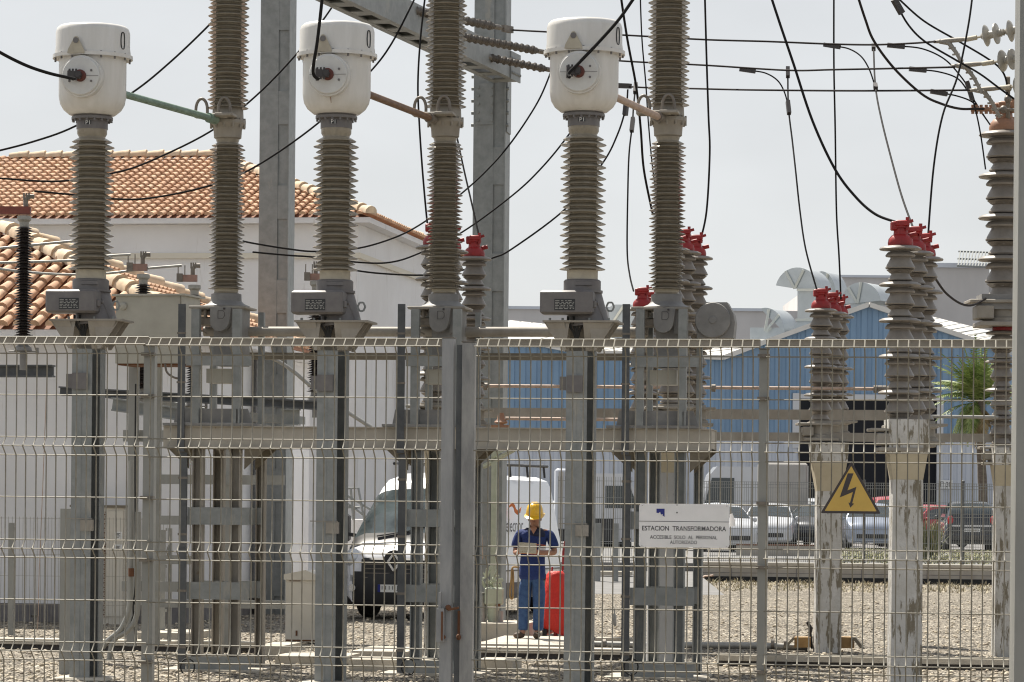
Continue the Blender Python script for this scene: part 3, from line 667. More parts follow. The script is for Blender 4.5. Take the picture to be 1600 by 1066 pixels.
# ------------------------------------------------------------------ insulator strings and line conductors
def rod_string(label, a, b_, ya, yb, n=9, r=.062):
    A, B = P(*a, ya), P(*b_, yb); d = (B - A)
    rt = thing('insulator_string', label, 'insulator', tuple(A), 0, 'strings hung from the gantry beam')
    m1 = MB(); L = d.length; dd = d.normalized(); s0, s1 = L * .28, L * .86
    prof = [(.022, s0)]
    st = (s1 - s0) / n
    for i in range(n):
        z = s0 + i * st; rr = r if i % 2 == 0 else r * .78
        prof += [(.028, z + st * .15), (rr, z + st * .42), (rr * .98, z + st * .5), (.03, z + st * .78)]
    prof.append((.022, s1)); m1.lathe(prof, 16, A, dd); m1.build('insulator', M['rodins'], rt, True, 50)
    m2 = MB(); m2.tube([A, A + dd * s0], .014, 6); m2.cyl(A + dd * (s0 * .25), A + dd * (s0 * .4), .035, 8); m2.cyl(A + dd * (s0 * .8), A + dd * s0, .035, 8)
    m2.tube([A + dd * s1, B], .014, 6); m2.cyl(A + dd * s1, A + dd * (s1 + (L - s1) * .35), .035, 8); m2.bar(A + dd * (L * .93), B, .05, .09)
    for k in (.1, .18): m2.cyl(A + dd * (L * k) - UZ * .05, A + dd * (L * k) + UZ * .05, .012, 6)
    m2.build('fittings', M['clamp'], rt, True, 40)
rod_string('topmost brown rod insulator on the slanting beam, running behind the second breaker post', (584, 4), (800, 47), 40.6, 43.5, 28)
rod_string('middle brown rod insulator string on the slanting beam', (651, 44), (868, 85), 42.2, 44.5, 28)
rod_string('lowest brown rod insulator on the slanting beam, ending behind the third transformer head', (725, 82), (872, 112), 44.4, 45.6, 18)
def cap_string(label, a, b_, Y, n, first=0.0):
    A, B = P(*a, Y), P(*b_, Y - .3); d = B - A; L = d.length; dd = d.normalized()
    rt = thing('insulator_string', label, 'insulator', tuple(A), 0, 'cap insulator strings at the right edge')
    m1 = MB(); s = .30
    for i in range(n):
        o = .20 + i * .31
        pr_ = [(.03, o - .04), (.045, o - .02), (.085, o + .0), (.135, o + .02), (.12, o + .035), (.05, o + .06), (.045, o + .13), (.128, o + .145), (.128, o + .16), (.045, o + .175), (.045, o + .2), (.05, o + .215), (.03, o + .23), (.045, o + .245), (.02, o + .265)]
        m1.lathe(pr_, 20, A, dd)
    m1.build('discs', M['dullstring'], rt, True, 40)
    m2 = MB(); m2.tube([A, A + dd * (.25 + n * .31)], .015, 6); m2.cyl(A - dd * .05, A + dd * .1, .03, 10); m2.build('fittings', M['cream'], rt, True, 40)
    # dead-end clamp with angled bolted arm
    m3 = MB(); d2 = (A - P(a[0] - 60, a[1] + 5, Y + .25)).normalized(); c0 = A - d2 * .20
    m3.tube([A - d2 * .46, A - d2 * .30, A - d2 * .14, A], [.018, .030, .030, .020], 10)
    q = [A - d2 * .38, A - d2 * .26 + UZ * -.03, A - d2 * .16 + UZ * -.16, A - d2 * .05 + UZ * -.36]; dd = d2
    m3.tube(q, [.03, .032, .024, .022], 8)
    for k in range(4):
        p_ = q[1].lerp(q[3], .2 + k * .24); m3.cyl(p_ - dd * .045, p_ + dd * .045, .013, 6)
    m3.build('dead_end_clamp', M['tan_steel'], rt, True, 50)
cap_string('upper string of four pale disc insulators at the right edge', (1514, 61), (1592, 46), 39, 4)
cap_string('middle string of pale disc insulators at the right edge', (1541, 99), (1600, 90), 39, 4)
cap_string('lowest pale disc insulator string at the right edge, mostly behind the tall post', (1569, 137), (1615, 132), 39, 4)

# ------------------------------------------------------------------ insulator profiles
def sheds(z0, z1, core, rmaj, rmin, pitch):
    n = max(1, round((z1 - z0) / pitch)); p = (z1 - z0) / n; pr = [(core, z0)]
    for i in range(n):
        for r, z in ((rmaj, z0 + i * p), (rmin, z0 + (i + .5) * p)):
            h = p * .5
            pr += [(core, z + h * .14), (core + (r - core) * .5, z + h * .12), (r - .005, z + h * .04), (r, z + h * .10), (r - .004, z + h * .18), (core + (r - core) * .5, z + h * .50), (core + (r - core) * .12, z + h * .76), (core, z + h * .86)]
    pr.append((core, z1)); return pr
# ------------------------------------------------------------------ current transformers
def make_ct():
    r = thing('current_transformer', '', 'transformer', (0, 0, 0), 0, 'current transformers in a row')
    m = MB(); m.lathe([(.17, 2.30), (.24, 2.31), (.30, 2.36), (.335, 2.42), (.35, 2.50), (.35, 2.90)], 56); m.build('tank', M['tank'], r, False, 40)
    m = MB(); m.lathe([(.392, 2.925), (.392, 2.96), (.385, 3.0), (.385, 3.16), (.372, 3.205), (.345, 3.228), (.25, 3.243), (.1, 3.25), (.001, 3.251)], 56); m.build('tank_lid', M['tank'], r, False, 35)
    m = MB(); m.lathe([(.35, 2.885), (.415, 2.888), (.415, 2.925), (.39, 2.93)], 56)
    fl = m.build('tank_flange', M['tank'], r, False, 30)
    m = MB()
    for i in range(16):
        a = i * math.pi / 8 + .1; m.cyl((.392 * math.cos(a), .392 * math.sin(a), 2.862), (.392 * math.cos(a), .392 * math.sin(a), 2.933), .011, 6)
    m.build('bolts', M['housing'], fl, False, 0)
    lug = []
    for i in range(13): a = math.pi * (1.08 - 1.16 * i / 12); lug.append((.028 * 1.15 * math.cos(a) * 1.1, 3.04 + .032 * math.sin(a)))
    m = MB(); m.prism([(-.09, 2.90), (-.085, 2.935), (-.03, 3.04)] + [(x, z) for x, z in [(-.024, 3.06), (-.01, 3.072), (.01, 3.072), (.024, 3.06)]] + [(.03, 3.04), (.085, 2.935), (.09, 2.90)], (-.06, -.43, 0), Vector((1, 0, 0)), Vector((0, 0, 1)), Vector((0, 1, 0)), .02)
    lg = m.build('lifting_lug', M['cream'], r, False, 0)
    m = MB(); m.lathe([(.021, 0), (.030, .0), (.030, .006), (.021, .006)], 20, (-.06, -.431, 3.03), (0, -1, 0)); m.build('eye', M['housing'], lg, False, 40)
    m = MB(); m.cyl((-.06, -.4325, 3.03), (-.06, -.43, 3.03), .02, 16); m.build('eye_opening', M['disc'], lg, False, 0)
    m = MB(); q = []
    for i in range(17):
        t = 2 * math.pi * i / 16; yy = .028 * math.cos(t); q.append((math.sqrt(.389 ** 2 - (-.145 + yy) ** 2), -.145 + yy, 3.06 + .085 * max(-1, min(1, 1.25 * math.sin(t)))))
    m.tube(q, .006, 6); m.build('gauge_rim', M['black'], r, False, 60)
    # primary terminal plate facing the camera, slightly to the left
    ax = Vector((-.0, -1, 0)).normalized(); o = ax * .30 + Vector((0, 0, 2.66))
    m = MB(); m.lathe([(.20, 0), (.215, .03), (.215, .13)], 48, o, ax); ring = m.build('terminal_collar', M['tank'], r, False, 30)
    m = MB(); m.lathe([(.198, .132), (.198, .15), (.19, .16), (.001, .161)], 48, o, ax); pl = m.build('terminal_plate', M['disc'], r, False, 30)
    sx = Vector((-ax.y, ax.x, 0)) * -1; uz = Vector((0, 0, 1)); m = MB()
    for sgx in (-1, 1):
        m.frame(o, sx, ax, uz, ((.06 if sgx > 0 else -.19), (.19 if sgx > 0 else -.06), .161, .163, -.002, .002))
        for k in (-1, 1): m.cyl(o + sx * sgx * .115 + uz * .055 * k + ax * .16, o + sx * sgx * .115 + uz * .055 * k + ax * .17, .012, 10)
    m.build('screws', M['housing'], pl, False, 40)
    m = MB(); m.lathe([(.062, .161), (.062, .19), (.045, .20), (.001, .201)], 24, o, ax); m.build('bushing_seal', M['seal'], r, False, 40)
    m = MB(); m.cyl(o + ax * .19, o + ax * .27, .03, 14); m.bar(o + ax * .22 - sx * .02, o + ax * .26 + sx * .11, .05, .075)
    for k in range(3): m.cyl(o + ax * .25 + uz * -.06 + sx * (.02 + k * .035), o + ax * .25 + uz * .06 + sx * (.02 + k * .035), .011, 6)
    m.build('terminal_clamp', M['clamp_dark'], r, False, 40)
    # neck
    m = MB(); m.lathe([(.19, 2.255), (.215, 2.26), (.215, 2.285), (.20, 2.30)], 40)
    for i in range(16):
        a = i * math.pi / 8; m.cyl((.2 * math.cos(a), .2 * math.sin(a), 2.235), (.2 * math.cos(a), .2 * math.sin(a), 2.265), .013, 6)
    m.lathe([(.163, 2.16), (.163, 2.258)], 40); nk = m.build('neck_flange', M['housing'], r, False, 40)
    m = MB(); m.frame((0, -.166, 2.215), Vector((1, 0, 0)), Vector((0, 1, 0)), uz, (-.035, .035, -.002, .004, -.018, .02)); m.build('tag', M['black'], nk, False, 0)
    text("P1", .046, M['paper'], nk, Matrix.Translation((0, -.1685, 2.216)) @ Matrix.Rotation(math.pi / 2, 4, 'X'), world=False)
    m = MB(); m.lathe([(.157, .655), (.157, .69)] + [(a, b_) for a, b_ in sheds(.70, 2.08, .138, .235, .208, .1195)] + [(.155, 2.11), (.157, 2.16)], 48)
    m.build('insulator', M['porc'], r, False, 38)
    m = MB(); m.lathe([(.158, .60), (.158, .695)], 40); m.build('cement_ring', M['cream'], r, False, 40)
    m = MB(); m.lathe([(.19, .49), (.19, .585), (.175, .60), (.15, .601)], 40)
    m.rbox(-.05, .13, -.195, -.185, .53, .575, .004)
    m.lathe([(.21, .465), (.21, .49)], 40); m.build('base_collar', M['housing'], r, False, 35)
    m = MB(); m.rbox(-.39, .15, -.34, -.06, .235, .475, .02)
    for x in (-.405, .16): m.cyl((x, -.2, .35), (x + (.03 if x > 0 else -.0), -.2, .35), .02, 8)
    m.rbox(.145, .175, -.30, -.22, .30, .37, .006)
    bx = m.build('terminal_box', M['housing'], r, False, 30)
    m = MB(); m.box(-.24, -.03, -.344, -.338, .27, .385); npl = m.build('name_plate', M['black'], bx, False, 0)
    m = MB()
    for q in range(6):
        z = .283 + q * .016; x = -.232
        while x < -.045:
            w_ = random.uniform(.01, .045); m.box(x, min(x + w_, -.038), -.3455, -.3445, z, z + .007); x += w_ + random.uniform(.006, .02)
    m.build('print', M['tube_grey'], npl, False, 0)
    # pedestal: conical body behind, cable glands, bracket plate, gussets
    m = MB(); m.cone((.03, .02, .48), (.06, .0, .12), .16, .23, 24); m.add([(.12, -.13, .47), (.26, -.13, .15), (.12, -.13, .15)], [(0, 1, 2)]); m.build('pedestal', M['housing'], r, False, 30)
    m = MB()
    for x in (-.12, -.06, -.02, .03): m.tube([(x, -.18, .22), (x, -.18, .15), (x * .4 - .02, -.15, .06), (-.03, -.14, -.04)], .013, 6)
    m.build('secondary_cables', M['rubber'], r, False, 60)
    m = MB(); m.box(-.37, .40, -.26, .26, .155, .175)
    for sx_ in (-1, 1):
        for y in (-.22, .0, .2):
            m.add([(sx_ * .36, y, .154), (sx_ * .17, y, -.13), (sx_ * .14, y, -.13), (sx_ * .10, y, .154), (sx_ * .36, y + .012, .154), (sx_ * .17, y + .012, -.13), (sx_ * .14, y + .012, -.13), (sx_ * .10, y + .012, .154)],
                  [(0, 1, 2, 3), (4, 5, 6, 7), (0, 1, 5, 4), (1, 2, 6, 5), (2, 3, 7, 6), (0, 3, 7, 4)])
    m.add([(-.34, -.24, .154), (-.17, -.15, -.13), (-.11, -.15, -.13), (-.15, -.24, .154)], [(0, 1, 2, 3)])
    m.add([(.34, -.24, .154), (.17, -.15, -.13), (.06, -.15, -.13), (.04, -.24, .154)], [(0, 1, 2, 3)])
    m.box(-.13, .13, .10, .12, -.13, .154)
    m.build('mounting_bracket', M['tan_steel'], r, False, 0)
    for x in (-.3, -.17, .1, .3): m = MB(); m.cyl((x, -.22, .13), (x, -.22, .20), .014, 6); m.build('bolt', M['galv'], r, False, 0)
    m = MB()
    hx = [(.30 + .04 * math.cos(a), .24 + .05 * math.sin(a)) for a in [k * math.pi / 3 for k in range(6)]]
    for k in range(6): m.bar((hx[k][0], -.1, hx[k][1] + .08), (hx[(k + 1) % 6][0], -.1, hx[(k + 1) % 6][1] + .08), .018)
    m.build('lifting_eye', M['galv'], r, False, 0)
    return r
CTY = 32.7
ct = make_ct()
ctspec = [(142, 'white headed current transformer joined to a green tube, leftmost in the row'),
          (523.5, 'white headed current transformer joined to a brown tube, second from the left'),
          (910, 'white headed current transformer joined to a pale copper tube, nearest the middle of the picture')]
CTP = []
for i, (px, lb) in enumerate(ctspec):
    o = ct if i == 0 else copy_tree(ct); o['label'] = lb
    u, _ = UV(px, 420, CTY); zt = UV(px, [38, 35, 30][i] + 1, CTY)[1]
    p = W(u, 0, zt - 3.251, CTY); o.location = p; o.rotation_euler = (0, 0, -YAW); CTP.append((u, p))
    if i == 1:
        m = MB(); m.tube([(.005, -.352, 2.49), (.008, -.353, 2.44), (.012, -.338, 2.385)], [.006, .004, .003], 6); m.build('rust_streak', M['browncap'], o, False, 60)
    # H column on which it stands
    cpx = [139, 521, 909][i]; wdt = .14
    uu = UV(cpx, 560, CTY)[0]; q = W(uu, 0, 0, CTY)
    c_ = thing('steel_column', ['grey steel column under the leftmost current transformer', 'grey steel column under the current transformer with the brown tube', 'grey steel column right of the worker, under the third current transformer'][i], 'steel column', tuple(q), -YAW, 'columns under the current transformers')
    zt2_ = p.z - .13
    m = MB(); m.box(-wdt, -wdt * .25, -.14, -.128, 0, zt2_); m.box(-wdt, wdt, .128, .14, 0, zt2_); m.box(-wdt * .25, wdt * .52, -.135, -.123, 0, zt2_); m.box(wdt * .9, wdt, -.02, .128, 0, zt2_)
    m.box(-wdt, -wdt + .012, -.128, .128, 0, zt2_); m.build('shaft', M['galv'], c_, False, 0)
    m = MB(); m.box(-.13, .03, -.18, -.112, zt2_ - .42, zt2_ - .25) ; m.box(-.21, -.14, -.12, -.10, zt2_ - .40, zt2_ - .26); m.build('junction_plate', M['housing'], c_, False, 0)
    m = MB(); m.box(-.20, .09, -.15, -.141, 1.67, 1.68); m.box(-.03, .10, -.165, -.115, 1.55, 1.665); m.build('earthing_clip', M['tan_steel'], c_, False, 0)
    m = MB(); m.rbox(-.3, .3, -.3, .3, -.3, .03, .02); 
    f_ = m.build('footing', M['concrete'], c_, False, 0)

# ------------------------------------------------------------------ circuit breaker
BRY = 35.0
BU = [UV(x, 300, BRY)[0] for x in (355, 695, 1043)]
BZ = UV(355, 512, BRY)[1]
def make_pole():
    r = thing('breaker_pole', '', 'circuit breaker', (0, 0, 0), 0, 'breaker poles in a row')       # origin at base plate level z=0 (world z ~ 3.7)
    k = 1 / 141.0
    zz = lambda y: (503 - y) * k
    m = MB(); m.lathe([(.14, zz(462))] + sheds(zz(455), zz(226), .120, .20, .178, .0875) + [(.13, zz(222)), (.13, zz(219))], 40); m.build('lower_insulator', M['porc'], r, False, 38)
    m = MB(); m.lathe([(.15, zz(176))] + sheds(zz(173), zz(-75), .140, .228, .205, .091) + [(.15, zz(-78))], 40); m.build('upper_insulator', M['porc'], r, False, 38)
    m = MB(); m.lathe([(.17, zz(-76)), (.20, zz(-80)), (.20, zz(-96)), (.1, zz(-104)), (.001, zz(-105))], 32); m.build('top_cap', M['housing'], r, False, 35)
    m = MB(); m.lathe([(.13, zz(221)), (.152, zz(219)), (.158, zz(206)), (.185, zz(200)), (.20, zz(197)), (.20, zz(192)), (.175, zz(190)), (.17, zz(176)), (.15, zz(172)), (.145, zz(160))], 40)
    for i in range(12):
        a = i * math.pi / 6; m.cyl((.19 * math.cos(a), .19 * math.sin(a), zz(204)), (.19 * math.cos(a), .19 * math.sin(a), zz(189)), .013, 6)
    j = m.build('joint_casting', M['tan_steel'], r, False, 35)
    m = MB(); m.rbox(-.30, .05, -.36, -.12, zz(191), zz(186), .008); m.rbox(-.06, .14, -.38, -.12, zz(190), zz(185.5), .005)
    m.rbox(-.32, -.22, -.30, -.16, zz(191), zz(184), .006)
    m.build('terminal_pad', M['tan_steel'], r, False, 0)
    for x0, y0 in ((-.245, -.22), (.03, -.30)):
        m = MB(); pts = []
        for i in range(15):
            a = math.pi * i / 14; pts.append((x0 - .07 * math.cos(a) + (.0), y0 - .0 + .02 * math.sin(a), zz(187) + (.12 + .07 * math.sin(a)) * (1 if 0 < i < 14 else 0)))
        pts = [(x0 - .065, y0, zz(187)), (x0 - .065, y0, zz(178))] + [(x0 - .065 * math.cos(math.pi * i / 10), y0, zz(178) + .12 * math.sin(math.pi * i / 10)) for i in range(1, 10)] + [(x0 + .065, y0, zz(178)), (x0 + .065, y0, zz(187))]
        m.tube(pts, .017, 8); m.build('arcing_ring', M['clamp'], r, False, 60)
    # base
    m = MB(); m.lathe([(.133, zz(463)), (.133, zz(455))], 40); m.build('cement_ring', M['cream'], r, False, 40)
    m = MB(); m.lathe([(.26, zz(485)), (.265, zz(482)), (.2, zz(478)), (.172, zz(474)), (.168, zz(463)), (.14, zz(462))], 40); m.build('base_casting', M['grey_paint'], r, False, 35)
    m = MB(); m.rbox(-.36, .28, -.26, .30, zz(487), zz(483), .006); m.build('base_plate', M['tan_steel'], r, False, 0)
    m = MB(); prof = []
    n = 10
    pts = [(-.11, zz(486)), (-.11, zz(508))] + [(-.005 - .105 * math.cos(math.pi * i / n), zz(508) - .105 * math.sin(math.pi * i / n)) for i in range(1, n)] + [(.105, zz(508)), (.125, zz(486))]
    m.prism(pts, (0, -.30, 0), Vector((1, 0, 0)), Vector((0, 0, 1)), Vector((0, 1, 0)), .14)
    m.box(-.10, .22, -.16, .22, zz(575), zz(486)); m.box(.10, .22, -.20, -.16, zz(524), zz(486))
    hb = m.build('mechanism_housing', M['grey_paint'], r, False, 30)
    m = MB(); q = [(.0, zz(491)), (.0, zz(503)), (.055, zz(503)), (.075, zz(499)), (.075, zz(494)), (.055, zz(491))]
    for i in range(6): a, b_ = q[i], q[(i + 1) % 6]; m.bar((a[0] - .02, -.303, a[1]), (b_[0] - .02, -.303, b_[1]), .004)
    m.cyl((.05, -.30, zz(488)), (.05, -.32, zz(488)), .012, 8); m.build('cover_outline', M['clamp_dark'], hb, False, 0)
    m = MB(); m.rbox(-.30, -.12, -.1, .15, zz(512), zz(499), .01); m.cyl((-.28, -.1, zz(492)), (-.16, -.1, zz(492)), .03, 10); m.cyl((-.2, -.14, zz(500)), (-.2, -.14, zz(488)), .02, 8)
    m.tube([(-.26, -.05, zz(500)), (-.33, -.05, zz(515)), (-.2, -.05, zz(525))], .01, 6); m.build('drive_linkage', M['clamp'], r, False, 40)
    return r
pole = make_pole()
for i, lb in enumerate(('tall brown breaker pole holding the end of the green tube', 'tall brown breaker pole holding the end of the brown tube, in the middle', 'tall brown breaker pole holding the end of the pale tube, beside the round drum')):
    o = pole if i == 0 else copy_tree(pole); o['label'] = lb
    pxb = (357, 697, 1044)[i]; u, z = UV(pxb, (503, 504, 505)[i] - 3, BRY); BU[i] = UV((355, 695, 1043)[i], 300, BRY)[0]
    o.location = W(BU[i], 0, z, BRY); o.rotation_euler = (0, 0, -YAW)
# frame that carries the three poles
def frame_z(y): return UV(355, y, BRY)[1]
zbt, zbb = frame_z(667), frame_z(700)
bf = thing('breaker_stand', 'long dusty steel beam on three braced legs carrying the breaker poles', 'support frame', tuple(W(BU[1], 0, 0, BRY)), 0)
m = MB(); ua, ub = UV(268, 680, BRY)[0], UV(1116, 680, BRY)[0]
m.obox(ua, ub, -.36, -.34, zbb + .012, zbt - .012, BRY); m.obox(ua, ub, -.40, .40, zbt - .011, zbt, BRY); m.obox(ua, ub, -.40, -.30, zbb, zbb + .011, BRY); m.obox(ua, ub, .30, .34, zbb, zbt - .012, BRY)
m.obox(ub - .10, ub - .01, -.34, .30, zbb + .02, zbt - .012, BRY)
m.build('beam', M['beam'], bf, True, 0)
for i in range(3):
    u0 = BU[i]
    m = MB()
    for (du, w_) in ((-.29, .09), (.17, .09)):
        m.obox(u0 + du, u0 + du + w_, -.42, -.33, zbt + .0, frame_z(486), BRY)
    for (du, w_) in ((-.24, .07), (.31, .06)): m.obox(u0 + du, u0 + du + w_, .25, .33, zbt, frame_z(486), BRY)
    m.obox(u0 - .34, u0 + .39, -.436, -.421, frame_z(574), frame_z(557), BRY)
    m.build('upright_frame', M['galv'], bf, True, 0)
    m = MB(); m.obox(u0 - .43, u0 - .35, -.452, -.424, zbb - .05, frame_z(479), BRY); 
    cc_ = m.build('cable_duct', M['galv_dark'], bf, True, 0)
    m = MB()
    for y in (524, 600): m = MB(); m.obox(u0 - .44, u0 - .34, -.458, -.453, frame_z(y + 1.5), frame_z(y - 1.5), BRY); m.build('clip', M['clamp'], cc_, True, 0)
    m = MB(); m.obox(u0 - .145, u0 + .145, -.30, .05, frame_z(600), frame_z(578), BRY); m.build('relay_box', M['box'], bf, True, 0)
    m = MB()          # sloping shoe plates on top of the beam
    for (a, b_) in ((-.50, .36),):
        q = [(a, zbt + .035), (a + .03, frame_z(640)), (b_ - .03, frame_z(640)), (b_ + .03, zbt + .035)]
        m.prism([(x + u0, z) for x, z in q], Vector((0, BRY, 0)) + Vector((math.sin(YAW), math.cos(YAW), 0)) * -.33, Vector((math.cos(YAW), -math.sin(YAW), 0)), UZ, Vector((math.sin(YAW), math.cos(YAW), 0)), .02)
    m.obox(u0 - .60, u0 + .42, -.43, .43, zbt + .002, zbt + .03, BRY)
    m.obox(u0 + .22, u0 + .24, -.42, -.33, zbt + .03, frame_z(641), BRY)
    m.build('shoe_plate', M['grey_paint'], bf, True, 0)
    # leg
    zb = -.05; lo = (-.47, .36)
    m = MB()
    for (du, dd, w_) in ((-.29, -.32, .12), (.13, -.32, .12), (-.20, .28, .12), (.29, .28, .10)):
        m.obox(u0 + du, u0 + du + .014, dd, dd + .1, zb, zbb - .012, BRY); m.obox(u0 + du, u0 + du + w_, dd + .1, dd + .114, zb, zbb - .012, BRY)
        m.obox(u0 + du + w_ - .014, u0 + du + w_, dd, dd + .1, zb, zbb - .012, BRY)
    leg = m.build('leg', M['tan_steel' if i == 0 else 'galv'], bf, True, 0)
    m = MB()
    for (dd) in (-.335, .30):
        z = zbb - .66
        while z > .05:
            m = MB(); m.obox(u0 - .335, u0 + .36, dd, dd + .012, z - .19, z, BRY); z -= .82; m.build('batten', M['galv'], leg, True, 0)
    m = MB()
    for sg in (-1, 1):
        for dd in (-.34, .2):
            x0 = u0 + (-.32 if sg < 0 else .30); q = [(x0, zbb - .013), (x0 + sg * .24, zbb - .013), (x0, zbb - .24)]
            m.prism(q, Vector((0, BRY, 0)) + Vector((math.sin(YAW), math.cos(YAW), 0)) * dd, Vector((math.cos(YAW), -math.sin(YAW), 0)), UZ, Vector((math.sin(YAW), math.cos(YAW), 0)), .014)
    m.obox(u0 - .66, u0 + .55, -.36, .36, zbb - .012, zbb - .001, BRY)
    m.build('gusset', M['olive'], leg, True, 0)
    m = MB(); m.obox(u0 - .42, u0 - .335, -.38, -.345, 0, zbb - .06, BRY); c2_ = m.build('riser_duct', M['galv_dark'], bf, True, 0)
    m = MB()
    for k in range(4): m = MB(); m.obox(u0 - .43, u0 - .325, -.386, -.381, .25 + k * .62, .275 + k * .62, BRY); m.build('clip', M['clamp'], c2_, True, 0)
    m = MB(); m.obox(u0 - .60, u0 + .5, -.45, .45, -.3, .02, BRY); m.build('footing', M['concrete'], bf, True, 0)
# linking tube through the poles, drum
b = MB(); zt = UV(600, 517, BRY)[1]; ua, ub = UV(312, 517, BRY)[0], UV(1010, 517, BRY)[0]
b.tube([W(ua, .2, zt, BRY), W(ub, .2, zt, BRY)], .055, 16); o = b.build('linkage_tube', M['tan_steel'], smooth=60); tag(o, 'dusty tube running just above the fence top behind the three breaker poles', 'tube')
b = MB(); zt = UV(600, 553, BRY)[1]; b.obox(UV(295, 550, BRY)[0], UV(985, 550, BRY)[0], .42, .52, zt - .045, zt + .03, BRY)
o = b.build('cable_tray', M['olive'], smooth=0); tag(o, 'dark straight cable tray just below the fence top behind the breaker poles', 'cable tray')
dr = thing('mechanism_drum', 'round grey spring drum in a chamfered casing, right of the third breaker pole', 'drum', tuple(PR(1114, 500, BRY)))
m = MB(); hc = PR(1116, 502, BRY, -.2); ax = Vector((-SI, -CO, 0))
m.lathe([(.19, -.02), (.192, .01), (.185, .025), (.001, .026)], 48, hc, ax); dc = m.build('drum_face', M['grey_paint'], dr, True, 30)
m = MB(); m.lathe([(.042, .027), (.042, .034), (.036, .038), (.001, .039)], 28, hc, ax); m.build('hub', M['grey_paint'], dc, True, 30)
m = MB(); uu, zz_ = UV(1119, 502, BRY); ctf = [(-.19, -.19), (.20, -.19), (.215, -.02), (.20, .07), (.13, .195), (-.10, .195), (-.19, .07)]
m.prism([(uu + x, zz_ + z) for x, z in ctf], Vector((0, BRY, 0)) + Vector((SI, CO, 0)) * -.17, Vector((CO, -SI, 0)), UZ, Vector((SI, CO, 0)), .34); m.build('casing', M['grey_paint'], dr, True, 0)

# tubes from the transformers to the breaker poles
for (a, b_, m_, lb, r_) in (((196, 148), (333, 186), 'tube_green', 'green patinated tube from the leftmost transformer to its breaker pole', .038),
                            ((572, 146), (675, 186), 'tube_brown', 'copper brown tube from the second transformer to its breaker pole', .038),
                            ((958, 150), (1031, 184), 'tube_pink', 'pale copper tube from the third transformer to its breaker pole', .038)):
    A, B = PR(*a, CTY + .15), PR(*b_, BRY - .3); d = (B - A).normalized()
    mb = MB(); mb.tube([A - d * .1, B], r_, 16); o = mb.build('busbar_tube', M[m_], smooth=60); tag(o, lb, 'tube', 'tubes joining transformers to breaker poles')
    mb = MB(); mb.cyl(B - d * .10, B + d * .05, r_ * 1.45, 16); mb.build('end_clamp', M['clamp' if m_ != 'tube_green' else 'tube_green'], o, False, 40)

# ------------------------------------------------------------------ disconnector posts (red caps)
def disc_profile(n, k=1.0, unit=.36):
    p = []; z = 0.0
    for i in range(n):
        p += [(.11, z), (.17, z - .008), (.203, z - .022), (.212, z - .036), (.203, z - .046), (.10, z - .052), (.10, z - .062), (.125, z - .068), (.15, z - .098), (.146, z - .112), (.10, z - .118), (.10, z - .128), (.112, z - .150), (.150, z - .222), (.144, z - .234), (.09, z - .238), (.09, z - .285), (.092, z - .29), (.10, z - .305), (.125, z - .340), (.118, z - .352), (.09, z - .355)]
        z -= unit
    p.append((.09, z)); return [(r * k, h) for r, h in p[::-1]]
def make_post(n, k, cap):
    r = thing('disconnector_post', '', 'insulator post', (0, 0, 0), 0)          # origin at underside of cap
    m = MB(); m.lathe(disc_profile(n, k), 36); m.build('insulator', M['porc2'], r, False, 45)
    for i in range(n):
        m = MB(); z = -.36 * i - .262; m.lathe([(.098 * k, z - .017), (.138 * k, z + .017)], 28)
        for q in range(10): a = q * math.pi / 5 + .2; m.cyl((.09 * k * math.cos(a), .09 * k * math.sin(a), z + .004), (.115 * k * math.cos(a), .115 * k * math.sin(a), z + .004), .013, 6)
        m.build('joint_ring', M['clamp'], r, False, 30)
    m = MB(); m.lathe([(.125 * k, 0), (.128 * k, .025), (.12 * k, .065), (.09 * k, .10), (.072 * k, .11), (.066 * k, .17), (.085 * k, .175), (.085 * k, .195), (.05, .20), (.001, .201)], 28)
    m.rbox(-.10, -.03, -.06, .05, .15, .24, .01); m.rbox(-.06, .08, -.09, .02, .19, .25, .01); m.bar((.02, -.02, .22), (.12, -.02, .25), .05, .03); m.cyl((.06, -.06, .15), (.06, -.06, .28), .02, 6); m.cyl((.08, .02, .10), (.16, .02, .12), .025, 8)
    m.build('cap', M[cap], r, False, 35)
    zb = -.36 * n
    m = MB(); m.lathe([(.17 * k, zb - .22), (.17 * k, zb - .19), (.14 * k, zb - .17), (.14 * k, zb)], 28)
    m.rbox(-.30 * k, .25 * k, -.20, .20, zb - .06, zb - .03, .005); m.rbox(-.22, .22, -.22, .22, zb - .26, zb - .221, .005); m.rbox(-.24, -.1, -.2, .1, zb - .2, zb - .08, .01)
    m.build('base_casting', M['tan_steel'], r, False, 35)
    return r
posts = {}
def place_post(px, py, Y, n, k, cap, lb, grp):
    key = (n, k, cap)
    if key not in posts: o = posts[key] = make_post(n, k, cap)
    else: o = copy_tree(posts[key])
    o['label'] = lb; o['group'] = grp; p = P(px, py, Y); o.location = p; return p
gA, gB, gC = 'red capped posts of the tall right cluster', 'red capped posts of the lower right cluster', 'red capped posts behind the breaker poles'
pA = place_post(1407, 384, 32.0, 5, 1, 'redcap', 'front post with red cap in the tall right cluster', gA)
place_post(1428, 392, 33.5, 5, 1, 'redcap', 'middle post with red cap in the tall right cluster', gA)
place_post(1444, 401, 35.0, 5, 1, 'redcap', 'rear post with red cap in the tall right cluster, nearest the right edge', gA)
pB = place_post(1283, 482, 41.0, 4, 1, 'redcap', 'front post with red cap in the lower right cluster', gB)
place_post(1300, 487, 42.6, 4, 1, 'redcap', 'middle post with red cap in the lower right cluster', gB)
place_post(1311, 492, 44.4, 4, 1, 'redcap', 'rear post with red cap in the lower right cluster', gB)
pC = place_post(678, 383, 36.5, 5, 1, 'redcap', 'post with red cap mostly hidden behind the middle breaker pole', gC)
